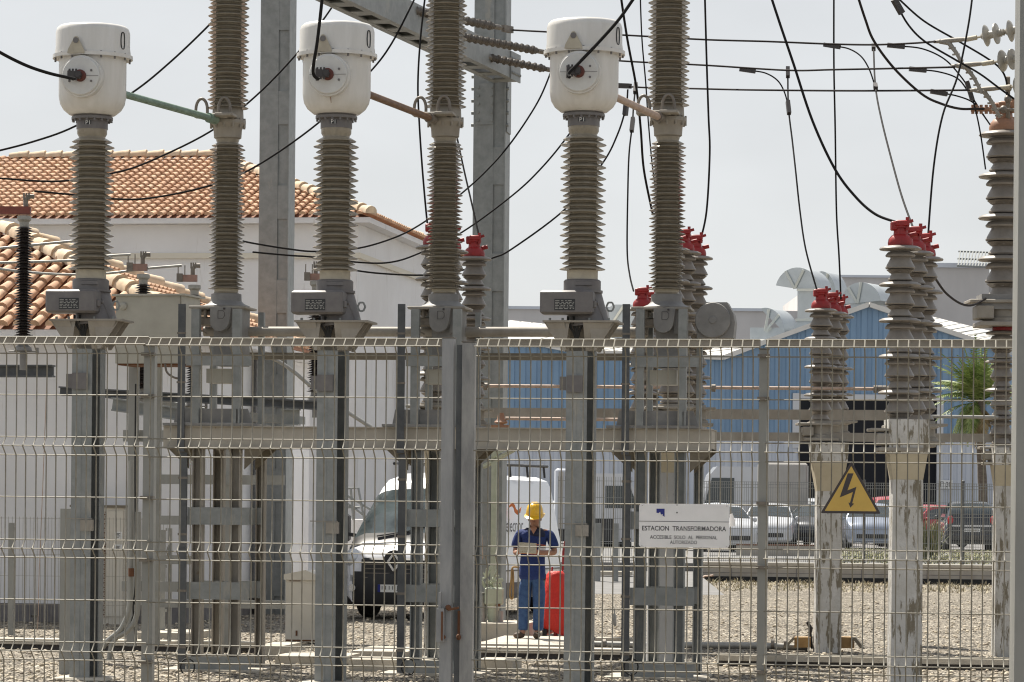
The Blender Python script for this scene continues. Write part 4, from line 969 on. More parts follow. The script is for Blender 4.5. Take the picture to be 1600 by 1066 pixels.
place_post(741, 401, 38.5, 5, 1, 'redcap', 'post with red cap showing just right of the middle breaker pole', gC)
place_post(704, 390, 37.5, 5, 1, 'redcap', 'post with red cap directly behind the middle breaker pole, between two others', gC)
pD = place_post(1050, 387, 36.8, 5, 1, 'redcap', 'post with red cap hidden behind the third breaker pole', gC)
place_post(1068, 392, 37.6, 5, 1, 'redcap', 'post with red cap half showing right of the third breaker pole', gC)
place_post(1087, 400, 38.6, 5, 1, 'redcap', 'post with red cap furthest right of the third breaker pole, above the drum', gC)
pE = place_post(1004, 480, 41.3, 4, 1, 'redcap', 'low post with red cap just left of the third breaker pole', gC)
place_post(1016, 486, 42.6, 4, 1, 'redcap', 'low post with red cap partly behind the third breaker pole', gC)
# tall post at the right edge, brown cap, stacked in two lengths
pR = P(1569, 205, 40.5)
o = make_post(4, 1.0, 'browncap'); o.scale = (1.5, 1.5, 1.46); o['label'] = 'tall grey insulator post with rusty brown cap at the right edge'; o.location = pR; tag(o, cat='insulator post')
zr = P(1569, 485, 40.5).z
bxm = MB(); bxm.box(pR.x - .30, pR.x + .22, pR.y - .25, pR.y + .25, zr, zr + .19); bo = bxm.build('support_box', M['grey_paint'], smooth=0); tag(bo, 'grey box between the upper and lower insulators of the right edge post', 'box')
o = make_post(4, 1.0, 'redcap'); o['label'] = 'lower insulator post under the grey box at the right edge'; o.location = (pR.x, pR.y, zr - .26)
# pillars
def pillar(label, x0, x1, ytop, Y, top_w, band, taper=True):
    a, b_ = P(x0, 900, Y), P(x1, 900, Y); hw = (b_.x - a.x) / 2; cx = (a.x + b_.x) / 2; zt = P((x0 + x1) / 2, ytop, Y).z
    r = thing('concrete_pillar', label, 'concrete pillar', (cx, Y, 0), 0, 'concrete pillars under the insulator posts')
    SM = M['greypillar'] if 'smooth' in label else M['pillar']
    hb = band[1] - band[0]
    z1 = zt - band[0]; z2 = zt - band[1]
    m = MB()
    def seg(m, za, wa, zb_, wb): m.add([(-wa, -wa, za), (wa, -wa, za), (wa, wa, za), (-wa, wa, za), (-wb, -wb, zb_), (wb, -wb, zb_), (wb, wb, zb_), (-wb, wb, zb_)], [(3, 2, 1, 0), (4, 5, 6, 7), (0, 1, 5, 4), (1, 2, 6, 5), (2, 3, 7, 6), (3, 0, 4, 7)])
    seg(m, 0, hw * 1.04, z2, hw); m.build('shaft', SM, r, False, 0)
    m = MB(); seg(m, z2 + .001, hw, z1, top_w * .93); m.build('ochre_band', M['yellowband'], r, False, 0)
    m = MB(); seg(m, z1 + .001, top_w * .95, zt, top_w); m.build('head', SM, r, False, 0)
pillar('peeling white concrete pillar with ochre band, tallest one reaching the bottom edge', 1391, 1438, 656, 32.0, .205, (.34, .60))
pillar('peeling white concrete pillar with ochre band, just left of the yellow warning triangle', 1274, 1312, 692, 41.0, .235, (.24, .62))
pillar('peeling white concrete pillar with ochre band at the right edge beside the tall post', 1553, 1588, 700, 40.3, .19, (.22, .48))
pillar('narrow whitish concrete pillar seen between the middle breaker leg and the gate post', 664, 697, 702, 38.8, .16, (.02, .42))
pillar('smooth grey pillar inside the right breaker leg, behind the white notice', 1013, 1064, 704, 35.95, .19, (.01, .25))
# rails linking the pillars
def rail(name, label, cat, x0, y0, x1, y1, Y0, r_, m_, grp='rails behind the breaker', box=False):
    a, b_ = PR(x0, y0, Y0), PR(x1, y1, Y0); mb = MB()
    if box: mb.bar(a, b_, .10, r_ * 2)
    else: mb.tube([a, b_], r_, 12)
    o = mb.build(name, M[m_], smooth=40); tag(o, label, cat, grp); return o
rail('support_beam', 'broad rusty beam from the gate posts to the right pillars, upper of the two', 'steel beam', 745, 645, 1392, 649, 42.5, .066, 'tan_steel', box=True)
rail('support_beam', 'narrower rusty beam below the broad one, ending at the right edge', 'steel beam', 1112, 682, 1590, 685, 41.5, .055, 'tan_steel', box=True)
o = rail('operating_rod', 'thin ochre rod above the broad beam, right of the gate post', 'rod', 752, 603, 1392, 608, 41.4, .022, 'tube_pink')
c_ = MB()
for px in (756, 1112, 1365, 1372, 1379): c_ = MB(); c_.cyl(PR(px, 604 + (px - 750) * .007, 41.4), PR(px + 6, 604 + (px - 750) * .007, 41.4), .05, 10); c_.build('coupling', M['clamp'], o, False, 40)
o = rail('operating_rod', 'thin ochre rod just under the broad beam, starting right of the gate post', 'rod', 790, 654, 984, 656, 41.0, .022, 'tube_pink')
c_ = MB(); p = PR(783, 655, 41.0); c_.lathe([(.06, -.06), (.09, -.04), (.05, .0), (.04, .06)], 12, p); c_.cyl(p + UZ * .08, p - UZ * .12, .035, 8); c_.bar(p + Vector((-.15, 0, -.1)), p + Vector((.1, 0, -.1)), .05)
c_.build('worm_coupling', M['browncap'], o, False, 40)
rail('operating_rod', 'pale thin rod between the tall right cluster and the right edge post', 'rod', 1452, 651, 1560, 652, 41.2, .022, 'tube_grey')

# ------------------------------------------------------------------ surge arresters (black) on the left
def make_arrester(h, cap=True):
    r = thing('surge_arrester', '', 'surge arrester', (0, 0, 0), 0, 'black surge arresters')   # origin at bracket, hanging down
    m = MB(); m.lathe(sheds(-h, -.12, .048, .118, .095, .062), 24); m.build('insulator', M['black_ins'], r, False, 50)
    m = MB(); m.lathe([(.055, -.13), (.06, -.07), (.085, -.045), (.085, 0), (.07, .005)], 24); m.build('top_fitting', M['tube_grey'], r, False, 35)
    m = MB(); m.lathe([(.11, -h - .12), (.10, -h - .08), (.06, -h - .05), (.055, -h)], 24); m.rbox(-.17, .19, -.03, .03, -h - .135, -h - .121, .003); m.cyl((0, 0, -h - .35), (0, 0, -h - .13), .04, 12); m.cyl((.17, 0, -h - .16), (.17, 0, -h - .08), .02, 8)
    m.build('base_fitting', M['grey_paint'], r, False, 35)
    return r
a1 = make_arrester(1.50); a1.location = P(38, 338, 38.5); a1['label'] = 'black ribbed arrester with rust red bar on top, at the left edge'
for (px, py, Y, lb) in ((224, 429, 42, 'black ribbed arrester rising behind the beige control box, left of the other'), (304, 446, 43, 'black ribbed arrester right behind the corner of the beige control box'), (494, 440, 43.5, 'black ribbed arrester half hidden behind the second transformer column')):
    o = copy_tree(a1); o.location = P(px, py, Y); o['label'] = lb
for (px, py, Y, m_, w0, w1, lb) in ((24, 329, 38.5, 'redbar', -30, 24, 'rust red bar on top of the black arrester at the left edge'), (216, 418, 42, 'pinkbar', -15, 14, 'pale red terminal bar on the arrester left behind the control box'), (294, 435, 43, 'pinkbar', -15, 14, 'pale red terminal bar on the arrester at the control box corner'), (490, 433, 43.5, 'pinkbar', -12, 10, 'small terminal bar beside the collar of the second transformer')):
    p = P(px, py, Y); k = Y / F; mb = MB(); mb.box(p.x + w0 * k, p.x + w1 * k, Y - .05, Y + .05, p.z - .045, p.z + .045)
    o = mb.build('terminal_bar', M[m_], smooth=0); tag(o, lb, 'terminal bar')
    mb = MB(); mb.tube([(p.x + w1 * k - .06, Y, p.z + .04), (p.x + w1 * k - .06, Y, p.z + .13), (p.x + w1 * k - .03, Y, p.z + .17), (p.x + w1 * k + .04, Y, p.z + .17)], .03, 8)
    for q in range(3): mb.cyl((p.x + w1 * k - .02 - q * .03, Y - .02, p.z + .13), (p.x + w1 * k - .02 - q * .03, Y - .02, p.z + .21), .012, 6)
    if w0 > -20:
        mb.box(p.x + w0 * k - .02, p.x + w0 * k + .06, Y - .07, Y + .02, p.z - .05, p.z + .06)
        for q in (.0, .09): mb.cyl((p.x + w0 * k + q, Y - .06, p.z + .04), (p.x + w0 * k + q, Y - .06, p.z + .17), .008, 6)
    mb.build('elbow_clamp', M['clamp'], o, False, 40)
for (pts, Y, lb) in (([(-20, 390), (60, 382), (112, 377)], 41, 'pale bare conductor from the left edge to the first transformer, topmost of three'),
                     ([(-20, 411), (60, 409), (130, 406), (170, 400), (204, 398)], 41.5, 'pale bare conductor passing behind the first transformer to the left arrester'),
                     ([(-20, 417), (30, 424), (100, 429), (170, 427), (225, 420), (284, 415)], 42, 'pale bare conductor sagging to the arrester at the control box corner')):
    mb = MB(); mb.tube([P(x, y, Y) for x, y in spline(pts, 5)], .017, 8); o = mb.build('bare_conductor', M['tube_grey'], smooth=60); tag(o, lb, 'conductor', 'pale bare conductors on the left')
def ibeam(label, x0, y0, x1, y1, Y0, h, m_='galv_dark'):
    a, b_ = PR(x0, y0, Y0), PR(x1, y1, Y0); mb = MB(); mb.bar(a, b_, .02, h); u = Vector((0, 0, 1))
    mb.bar(a + u * (h / 2), b_ + u * (h / 2), .16, .02); mb.bar(a - u * (h / 2), b_ - u * (h / 2), .16, .02)
    o = mb.build('support_beam', M[m_], smooth=0); tag(o, label, 'steel beam', 'beams under the arresters'); return o
ibeam('dark steel beam under the black arrester at the left edge', -30, 580, 84, 580, 38.5, .13)
ibeam('dark steel beam crossing behind the first transformer column below the control box', 94, 611, 500, 634, 42, .10)
ibeam('lighter tapering steel beam sloping right behind the control box posts', 176, 632, 300, 650, 40.5, .15, 'galv')
ibeam('short steel beam stub left of the second transformer column', 440, 652, 468, 652, 42, .2, 'galv')
b = MB(); b.add([PR(165, 614, 43), PR(300, 640, 43), PR(470, 652, 43), PR(470, 656, 43), PR(300, 648, 43), PR(165, 621, 43)], [(0, 1, 2, 3, 4, 5)])
q = MB(); q.pxprism([(160, 616), (240, 622), (330, 640), (465, 650), (465, 662), (320, 656), (230, 634), (165, 622)], 42.6, .5); o = q.build('cable_tray', M['galv'], smooth=0); tag(o, 'bent pale cable tray below the arrester beam on the left', 'cable tray')
b = MB(); b.tube([PR(x, y, 41) for x, y in spline([(395, 556), (425, 560), (455, 578), (500, 615), (540, 642), (580, 668)], 5)], .025, 8); o = b.build('bent_pipe', M['tube_grey'], smooth=60); tag(o, 'thin bent tube sloping down behind the second transformer column', 'pipe')

# ------------------------------------------------------------------ beige control box on its rack
Yb = 38.0; yb = math.radians(14)
rk = thing('equipment_rack', 'grey steel rack with two posts and many cross bars, carrying the control box', 'rack', tuple(PR(230, 1000, Yb).xy) + (0,))
m = MB()
m.pbox(199, 213, 571, 1010, Yb, .1)
m.build('post', M['post'], rk, True, 0)
m = MB(); m.pbox(222, 236, 571, 1010, Yb, .1, .4); m.build('post', M['post'], rk, True, 0)
m = MB(); m.pbox(340, 354, 702, 1012, Yb, .1, .2); m.build('post', M['post'], rk, True, 0)
m = MB(); m.pbox(246, 251, 826, 1005, Yb, .05, .5); m.build('post', M['post'], rk, True, 0)
for k, (y0, y1, x0, x1) in enumerate(((672, 690, 188, 290), (742, 757, 228, 440), (806, 820, 228, 300), (868, 882, 228, 300), (909, 925, 186, 300), (938, 951, 228, 440))):
    m = MB(); m.pbox(x0, x1, y0, y1, Yb, .03, .12 + .02 * (k % 2)); m.build('cross_bar', M['post'], rk, True, 0)
cbx = thing('control_box', 'large beige control box with a round cap, mounted high behind the first transformer', 'control box', tuple(PR(245, 570, Yb)))
u0, zt_ = UV(181, 463, 36.9, yb); u1, _ = UV(285, 463, 36.9, yb); zb_ = UV(230, 568, 36.9, yb)[1]
m = MB(); m.obox(u0, u1, 0, .62, zb_, zt_, 36.9, yb); bd = m.build('body', M['box'], cbx, True, 0)
m = MB(); m.obox(u0 - .04, u1 + .04, -.03, .70, zt_ + .002, zt_ + .025, 36.9, yb); m.build('lid', M['box'], cbx, True, 0)
m = MB(); p = W(u0 + .10, -.002, zt_ - .12, 36.9, yb); m.lathe([(.045, 0), (.045, .02), (.03, .03), (.001, .031)], 20, p, (-math.sin(yb), -math.cos(yb), 0)); m.build('round_cap', M['box'], cbx, True, 40)
m = MB(); m.obox(u1 - .03, u1 - .015, -.012, -.001, zb_ + .5, zb_ + .62, 36.9, yb); m.obox(u1 - .028, u1 - .02, -.006, -.001, zb_, zt_, 36.9, yb); m.build('hinge', M['clamp'], cbx, True, 0)
m = MB(); m.obox(u0 + .02, u1 - .02, .02, .6, zb_ - .02, zb_ - .001, 36.9, yb); m.build('rusty_base', M['rust'], cbx, True, 0)
b = MB(); b.tube([PR(x, y, 37.2) for x, y in spline([(258, 569), (261, 582), (272, 590), (284, 592)], 5)], .014, 6); o = b.build('short_cable', M['clamp'], smooth=60); tag(o, 'short cable looping under the beige control box', 'cable')
# conduits
for (pts, lb) in (([(205, 720), (205, 800), (204, 900), (202, 950), (190, 982), (170, 1000), (160, 1012)], 'grey conduit with rust patches bending left near the ground'),
                  ([(216, 800), (216, 900), (214, 960), (200, 985), (180, 998), (172, 1020), (170, 1075)], 'grey conduit beside the rusty one, bending down to the bottom edge')):
    mb = MB(); mb.tube([PR(x, y, 36.5) for x, y in spline(pts, 5)], .032, 12); o = mb.build('conduit', M['post'], smooth=60); tag(o, lb, 'conduit', 'conduits bending to the ground')
    if 'patches' in lb:
        mb = MB(); mb.tube([PR(205, 888, 36.45), PR(205, 901, 36.45)], .034, 12); mb.build('rust_patch', M['rust'], o, False, 60)
b = MB(); b.tube([PR(x, y, 36.6) for x, y in spline([(212, 600), (211, 750), (212, 900), (208, 950), (212, 1000)], 5)], .010, 6); b.tube([PR(x, y, 36.6) for x, y in spline([(209, 940), (213, 950), (208, 962), (204, 975)], 5)], .010, 6)
o = b.build('black_lead', M['rubber'], smooth=60); tag(o, 'black lead running down beside the conduits', 'cable')
# square post at left
def sqpost(label, x0, x1, y0, y1, Y0, m_='post', grp=None):
    mb = MB(); mb.pbox(x0, x1, y0, y1, Y0, .10); o = mb.build('square_post', M[m_], smooth=0); tag(o, label, 'post', grp); return o
sqpost('olive grey square post left of the first transformer column, cut off at mid height', 93, 109, 795, 1090, 33.6)
# cabinets
cb = thing('utility_cabinet', 'tall ivory cabinet with rusty door edge and paper labels, behind the leftmost transformer column', 'cabinet', tuple(PR(150, 975, 47.0).xy) + (0,))
m = MB(); u0, u1 = UV(112, 900, 47)[0], UV(193, 900, 47)[0]; zt_ = UV(150, 793, 47)[1]; m.obox(u0, u1, 0, .5, 0, zt_, 47); m.build('body', M['cabinet'], cb, True, 0)
m = MB(); m.obox(u0 - .03, u1 + .03, -.04, .54, zt_ + .002, zt_ + .035, 47); m.build('roof_cap', M['olive'], cb, True, 0)
ud = UV(166, 900, 47)[0]; m = MB(); m.obox(ud, u1 - .01, -.02, -.002, .12, zt_ - .05, 47); dd_ = m.build('door', M['cabinet'], cb, True, 0)
m = MB(); z = .1
while z < zt_ - .05: m.obox(ud - .035 + .012 * (int(z * 30) % 2), ud - .012 + .012 * (int(z * 30) % 2), -.03, -.003, z, z + .022, 47); z += .034
m.build('rusty_chain', M['rust'], cb, True, 0)
for (y0, y1) in ((831, 842), (851, 860)):
    m = MB(); m.pbox(180, 191, y0, y1, 47, .004, -.026); lp = m.build('label', M['paper'], dd_, True, 0)
    m = MB()
    for q in range(4):
        yy = y0 + 2 + q * (y1 - y0 - 3) / 4; m.pbox(181.5, 189 - (q % 2) * 2, yy, yy + 1, 47, .002, -.029)
    m.build('print', M['ink'], lp, True, 0)
cb = thing('utility_cabinet', 'low ivory cabinet with pitched top and rusty foot, beside the second transformer column', 'cabinet', tuple(PR(470, 1010, 41.7).xy) + (0,))
u0, u1 = UV(446, 950, 41.7)[0], UV(497, 950, 41.7)[0]; zt_ = UV(470, 905, 41.7)[1]; ur = UV(503, 950, 41.7)[0]
m = MB(); m.obox(u0, u1, 0, .4, .02, zt_, 41.7); m.build('body', M['cabinet'], cb, True, 0)
m = MB(); q = [(u0 - .02, zt_ - .01), (u1 + .03, zt_ - .01), (u1 + .03, zt_ + .04), ((u0 + u1) / 2 + .05, zt_ + .12), (u0 - .02, zt_ + .06)]
m.prism(q, Vector((0, 41.7, 0)) + Vector((SI, CO, 0)) * -.03, Vector((CO, -SI, 0)), UZ, Vector((SI, CO, 0)), .46); m.build('pitched_top', M['cabinet'], cb, True, 0)
m = MB(); m.obox(u0 + .01, u1 - .01, -.006, -.001, .03, .05, 41.7); m.obox(u1 + .001, u1 + .01, .0, .05, .03, zt_ - .02, 41.7); m.obox(u0 + .14, u0 + .165, -.006, -.001, .1, .17, 41.7); m.obox(u0 + .05, u0 + .2, -.006, -.001, zt_ - .03, zt_ - .02, 41.7); m.build('rust_marks', M['rust'], cb, True, 0)
m = MB(); m.obox(u1 + .011, ur, .02, .3, .0, zt_ - .05, 41.7); m.build('side_box', M['grey_paint'], cb, True, 0)

# ------------------------------------------------------------------ near mesh fence
FY = 15.1
def make_panel(name, label, u0, u1, dy=0.0, zlow=.12, top=True, r=.0034, wirefirst=0.0):
    rt = thing(name, label, 'mesh fence', tuple(W((u0 + u1) / 2, 0, 0, FY)), -YAW, 'mesh fence panels')
    o = (u0 + u1) / 2; m = MB()
    def Q(u, d, z): return (u - o, d, z + dy)
    prof = [(2.668, .012), (2.631, -.045), (2.588, .012), (2.185, .012), (2.141, -.045), (2.098, .012), (1.689, .012), (1.646, -.045), (1.603, .012), (1.197, .012), (1.154, -.045), (1.11, .012), (.705, .012), (.66, -.045), (.62, .012), (zlow, .012)]
    u = u0 + .012 + wirefirst
    while u < u1 - .004:
        jx = random.uniform(-.0012, .0012)
        m.tube([Q(u + jx, d, z) for z, d in prof], r, 5); u += .05
    m.build('vertical_wires', M['wire'], rt, False, 60)
    m = MB()
    for z in (2.668, 2.588, 2.388, 2.185, 2.098, 1.895, 1.689, 1.603, 1.40, 1.197, 1.11, .91, .705, .62, .4, .2): m.tube([Q(u0, .018, z), Q(u1, .018, z)], r, 6)
    for z in (2.631, 2.141, 1.646, 1.154, .66): m.tube([Q(u0, -.046, z), Q(u1, -.046, z)], r, 6)
    m.build('horizontal_wires', M['wire'], rt, False, 60)
    m = MB(); m.box(u0 - o, u1 - o, .03, .05, 2.632 + dy, 2.667 + dy); m.build('top_rail', M['tan_steel'], rt, False, 0)
    return rt
ux = lambda px: UV(px, 800, FY)[0]
make_panel('mesh_fence', 'welded wire fence panel at the left edge of the view', ux(-90), ux(228.5), 0.004)
make_panel('mesh_fence', 'welded wire gate leaf between the thin left post and the pair of worn gate posts', ux(229), ux(688), -.002)
make_panel('mesh_fence', 'welded wire panel in front of the worker, carrying the white notice', ux(741), ux(1185), -.004)
make_panel('mesh_fence', 'welded wire panel at the right carrying the yellow warning triangle', ux(1194), ux(1700), -.004)
def fpost(label, x0, x1, ztop, d0, dep, m_, split=None):
    u0, u1 = ux(x0), ux(x1); rt = thing('fence_post', label, 'fence post', tuple(W((u0 + u1) / 2, 0, 0, FY)), 0, 'posts of the near fence')
    m = MB(); m.obox(u0, u1, d0, d0 + dep, 0, ztop, FY); m.build('tube', M[m_], rt, True, 0)
    m = MB(); m.obox(u0 - .003, u1 + .003, d0 - .003, d0 + dep + .003, ztop + .001, ztop + .006, FY); m.build('cap', M['clamp'], rt, True, 0)
    return rt
r = fpost('slim galvanised fence post in front of the control box rack', 218, 235, 2.63, .055, .05, 'post')
m = MB()
for z in (2.59, 2.39, 1.9, 1.6, 1.11): m = MB(); m.obox(ux(216), ux(237), .022, .054, z - .008, z + .008, FY); m.build('panel_clip', M['clamp'], r, True, 0)
r = fpost('left one of the two worn gate posts, smooth and grey', 690, 708, 2.665, -.03, .06, 'gatepost')
r2_ = fpost('right one of the two worn gate posts, stained with rust at the latch', 717, 737, 2.65, .055, .05, 'mottled')
m = MB(); m.obox(ux(708), ux(717), .06, .09, 0, 2.64, FY); m.build('stop_strip', M['galv_dark'], r2_, True, 0)
g_ = thing('gate_latch', 'rusty latch and hinge plates joining the two worn gate posts low down', 'latch', tuple(PR(705, 980, FY)))
m = MB(); m.pbox(685, 697, 950, 1002, FY, .03, -.065); m.pbox(688, 692, 925, 950, FY, .02, -.06); m.build('plate', M['gatepost'], g_, True, 0)
m = MB(); m.tube([PR(700, 947, FY, -.05), PR(704, 952, FY, -.06), PR(716, 950, FY, -.0)], .006, 8); m.ball(PR(703, 949, FY, -.05), .014, 8, 6); m.ball(PR(696, 995, FY, -.05), .010, 8, 6); m.ball(PR(715, 996, FY, .03), .012, 8, 6, (1, 1, 1.3)); m.pbox(693, 695.5, 955, 1000, FY, .01, -.072); m.pbox(713, 716, 955, 1000, FY, .02, .035)
m.build('rusty_bolts', M['rust'], g_, True, 60)
r = fpost('fence post between the white notice and the yellow triangle', 1183, 1198, 2.62, .055, .05, 'post')
m = MB()
for z in (2.59, 2.39, 1.9, 1.6, 1.11): m = MB(); m.obox(ux(1181), ux(1200), .022, .054, z - .008, z + .008, FY); m.build('panel_clip', M['clamp'], r, True, 0)
o = MB(); pa = P(1589.5, 500, 12.2); o.box(pa.x, pa.x + .12, 12.2, 12.32, 0, 4.6); ob = o.build('tall_post', M['post'], smooth=0); tag(ob, 'tall plain grey post cutting off the right edge of the view', 'post')
# signs
sg = thing('notice_sign', 'white rectangular notice ESTACION TRANSFORMADORA with a small blue emblem', 'sign', tuple(PR(1071, 822, FY, -.06)))
ua, za = UV(1001, 787, FY); ub, zb = UV(1141, 856, FY); uc, zc = (ua + ub) / 2, (za + zb) / 2; hw, hh = (ub - ua) / 2, (za - zb) / 2
def rrect(hw, hh, r, n=4):
    p = []
    for cx, cy, a0 in ((hw - r, hh - r, 0), (-hw + r, hh - r, 90), (-hw + r, -hh + r, 180), (hw - r, -hh + r, 270)):
        for i in range(n + 1): a = math.radians(a0 + 90 * i / n); p.append((cx + r * math.cos(a), cy + r * math.sin(a)))
    return p
SX = Vector((CO, -SI, 0)); SN = Vector((-SI, -CO, 0)); so = W(uc, -.062, zc, FY)
m = MB(); m.prism(rrect(hw, hh, .013), so, SX, UZ, SN, .003); m.build('board', M['sign_white'], sg, True, 0)
def at(x, y, off=.0036): return so + SX * (x * hw) + UZ * (y * hh) + SN * off
m = MB(); m.prism([(-hw, -.0012), (hw, -.0012), (hw, .0012), (-hw, .0012)], at(0, .19), SX, UZ, SN, .0004); m.build('line', M['ink'], sg, True, 0)
text("ESTACION  TRANSFORMADORA", hw * 2 * .93, M['ink'], sg, face_matrix(at(0, -.13)), height=.0225, bold=.016)
text("ACCESIBLE  SOLO  AL  PERSONAL", hw * 2 * .745, M['ink'], sg, face_matrix(at(-.01, -.535)), height=.0165, bold=.014)
text("AUTORIZADO", hw * 2 * .30, M['ink'], sg, face_matrix(at(-.01, -.765)), height=.0165, bold=.014)
e0 = at(-.525, .585); s_ = .019
m = MB(); m.prism([(-s_, s_), (s_, s_), (s_, -s_), (s_ * .5, -s_ * .62), (s_ * .62, -s_ * .3), (s_ * .1, -s_ * .45), (-.1 * s_, .25 * s_), (-s_ * .5, -.1 * s_), (-s_, .0)], e0, SX, UZ, SN, .0005); m.build('emblem', M['blueink'], sg, True, 0)
m = MB(); m.prism(rrect(.003, .0035, .002), at(-.16, .60), SX, UZ, SN, .0005); m.prism(rrect(.003, .002, .001), at(-.16, .95), SX, UZ, SN, .0005); m.build('specks', M['ink'], sg, True, 0)
m = MB(); c0 = so + SX * hw; m.prism([(0, .055), (.012, .06), (.026, .02), (.024, .0), (0, -.002)], c0 + SN * -.02, SX, UZ, SN, .003); m.build('backing_corner', M['sign_white'], sg, True, 0)
m = MB()
for x, y in ((-.93, .92), (.94, .92), (-.93, -.95), (.94, -.95)):
    m.tube([at(x, y, .012), at(x, y, -.0), at(x * 1.02, y * 1.06, -.06)], .0016, 6)
m.build('tie_wires', M['wire'], sg, True, 60)
sg = thing('warning_triangle', 'yellow triangular warning sign with a black lightning bolt', 'sign', tuple(PR(1331, 770, FY, -.06)))
tri = [UV(x, y, FY) for x, y in ((1331, 721), (1377, 803), (1283, 802))]
tc = (sum(t[0] for t in tri) / 3, sum(t[1] for t in tri) / 3); to = W(tc[0], -.062, tc[1], FY)
loc = [(t[0] - tc[0], t[1] - tc[1]) for t in tri]
def rounded(ps, k, r=.006):
    out = []
    n = len(ps)
    for i in range(n):
        p = Vector(ps[i]) * k; a = Vector(ps[i - 1]) * k; b_ = Vector(ps[(i + 1) % n]) * k
        da, db = (a - p).normalized(), (b_ - p).normalized(); q0, q1 = p + da * r, p + db * r
        for t in (0, .25, .5, .75, 1): out.append(tuple(q0 * (1 - t) ** 2 + p * 2 * t * (1 - t) + q1 * t * t))
    return out
m = MB(); m.prism(rounded(loc, 1.0, .010), to, SX, UZ, SN, .003); m.build('border', M['sign_black'], sg, True, 0)
m = MB(); m.prism(rounded(loc, .86, .004), to + SN * .0031, SX, UZ, SN, .0006); m.build('yellow_field', M['sign_yellow'], sg, True, 0)
bolt = [(1325.5, 740), (1334.5, 740), (1325, 766.5), (1339, 761), (1332.5, 786.5), (1335.5, 787), (1329.5, 793.5), (1326.5, 785.5), (1329, 786), (1333.5, 769), (1313, 777.5)]
bp_ = [UV(x, y, FY) for x, y in bolt]
m = MB(); m.prism([(p[0] - tc[0], p[1] - tc[1]) for p in bp_], to + SN * .0038, SX, UZ, SN, .0006); m.build('bolt_symbol', M['sign_black'], sg, True, 0)
# cable ties on the fence wires / foreground loops seen hanging on breaker ducts
for i, (px, lb) in enumerate(((293, 'black cable loop on the duct of the left breaker leg'), (638, 'black cable loop on the duct of the middle breaker leg'), (986, 'black cable loop on the duct of the right breaker leg'))):
    mb = MB(); pts = [(px + 11 * math.cos(a), 1042 - 13 * math.sin(a)) for a in [k * math.pi / 8 for k in range(17)]]
    mb.tube([PR(x, y, 34.2) for x, y in pts], .009, 6); mb.tube([PR(px + 2, 1052, 34.2), PR(px + 1, 1066, 34.2), PR(px - 3, 1080, 34.2)], .014, 6)
    o = mb.build('cable_loop', M['rubber'], smooth=60); tag(o, lb, 'cable', 'cable loops on the breaker legs')

# ------------------------------------------------------------------ far and inner mesh fences
def far_fence(name, label, x0, x1, z0, z1, Y, sp, r, rows, posts, grp=None, m_='galv', rr=None):
    rt = thing(name, label, 'mesh fence', tuple(P((x0 + x1) / 2, 880, Y).xy) + (0,), 0, grp)
    k = Y / F; a, b_ = (x0 - 800) * k, (x1 - 800) * k; m = MB(); x = a
    while x < b_: m.box(x - r, x + r, Y, Y + .006, z0, z1); x += sp
    for z in rows: m.box(a, b_, Y - .007, Y - .001, z - r, z + r)
    m.build('mesh', M[m_], rt, True, 0)
    for px in posts:
        m = MB(); p = P(px, 820, Y); m.cyl((p.x, Y + .04, z0 - .05), (p.x, Y + .04, z1 + .03), rr or .032, 10); m.ball((p.x, Y + .04, z1 + .04), .04, 8, 5)
        m.build('post', M['galv_dark'], rt, True, 60)
    return rt
far_fence('far_mesh_fence', 'distant fine mesh fence in front of the parked cars', 1097, 1600, .47, 2.43, 78.15, .054, .0062, (.50, .62, .95, 1.28, 1.6, 1.68, 1.95, 2.28, 2.36, 2.42), (1350, 1505))
far_fence('far_mesh_gate', 'distant grey mesh gate between the second and third breaker posts, right of the worker', 872, 990, .05, 2.5, 76.5, .055, .006, (.1, .5, .9, 1.25, 1.5, 2.0, 2.4), (), )
for px, lb in ((934, 'left of the two short grey posts at the far gate'), (962, 'right of the two short grey posts at the far gate')):
    p = P(px, 900, 72); m = MB(); m.box(p.x - .06, p.x + .06, 72, 72.12, 0, 1.42); o = m.build('gate_bollard', M['galv'], smooth=0); tag(o, lb, 'post', 'short posts at the far gate')
far_fence('inner_mesh_fence', 'fine low mesh fence along the white wall at the left edge', -20, 262, .05, 1.62, 44.4, .05, .0021, (.1, .4, .48, .8, 1.1, 1.18, 1.6), (), m_='wire')
for px, y0, Y, lb in ((17, 817, 43.5, 'short square post of the inner fence at the left edge'), (254, 828, 43.5, 'short square post of the inner fence behind the rack cross bars')):
    p = P(px, 900, Y); zt_ = P(px, y0, Y).z; m = MB(); m.box(p.x - .035, p.x + .035, Y, Y + .07, 0, zt_)
    for z in (.35, .95, 1.45): m.box(p.x + .036, p.x + .06, Y - .01, Y + .03, z, z + .04)
    o = m.build('square_post', M['post'], smooth=0); tag(o, lb, 'post', 'posts of the inner fence')

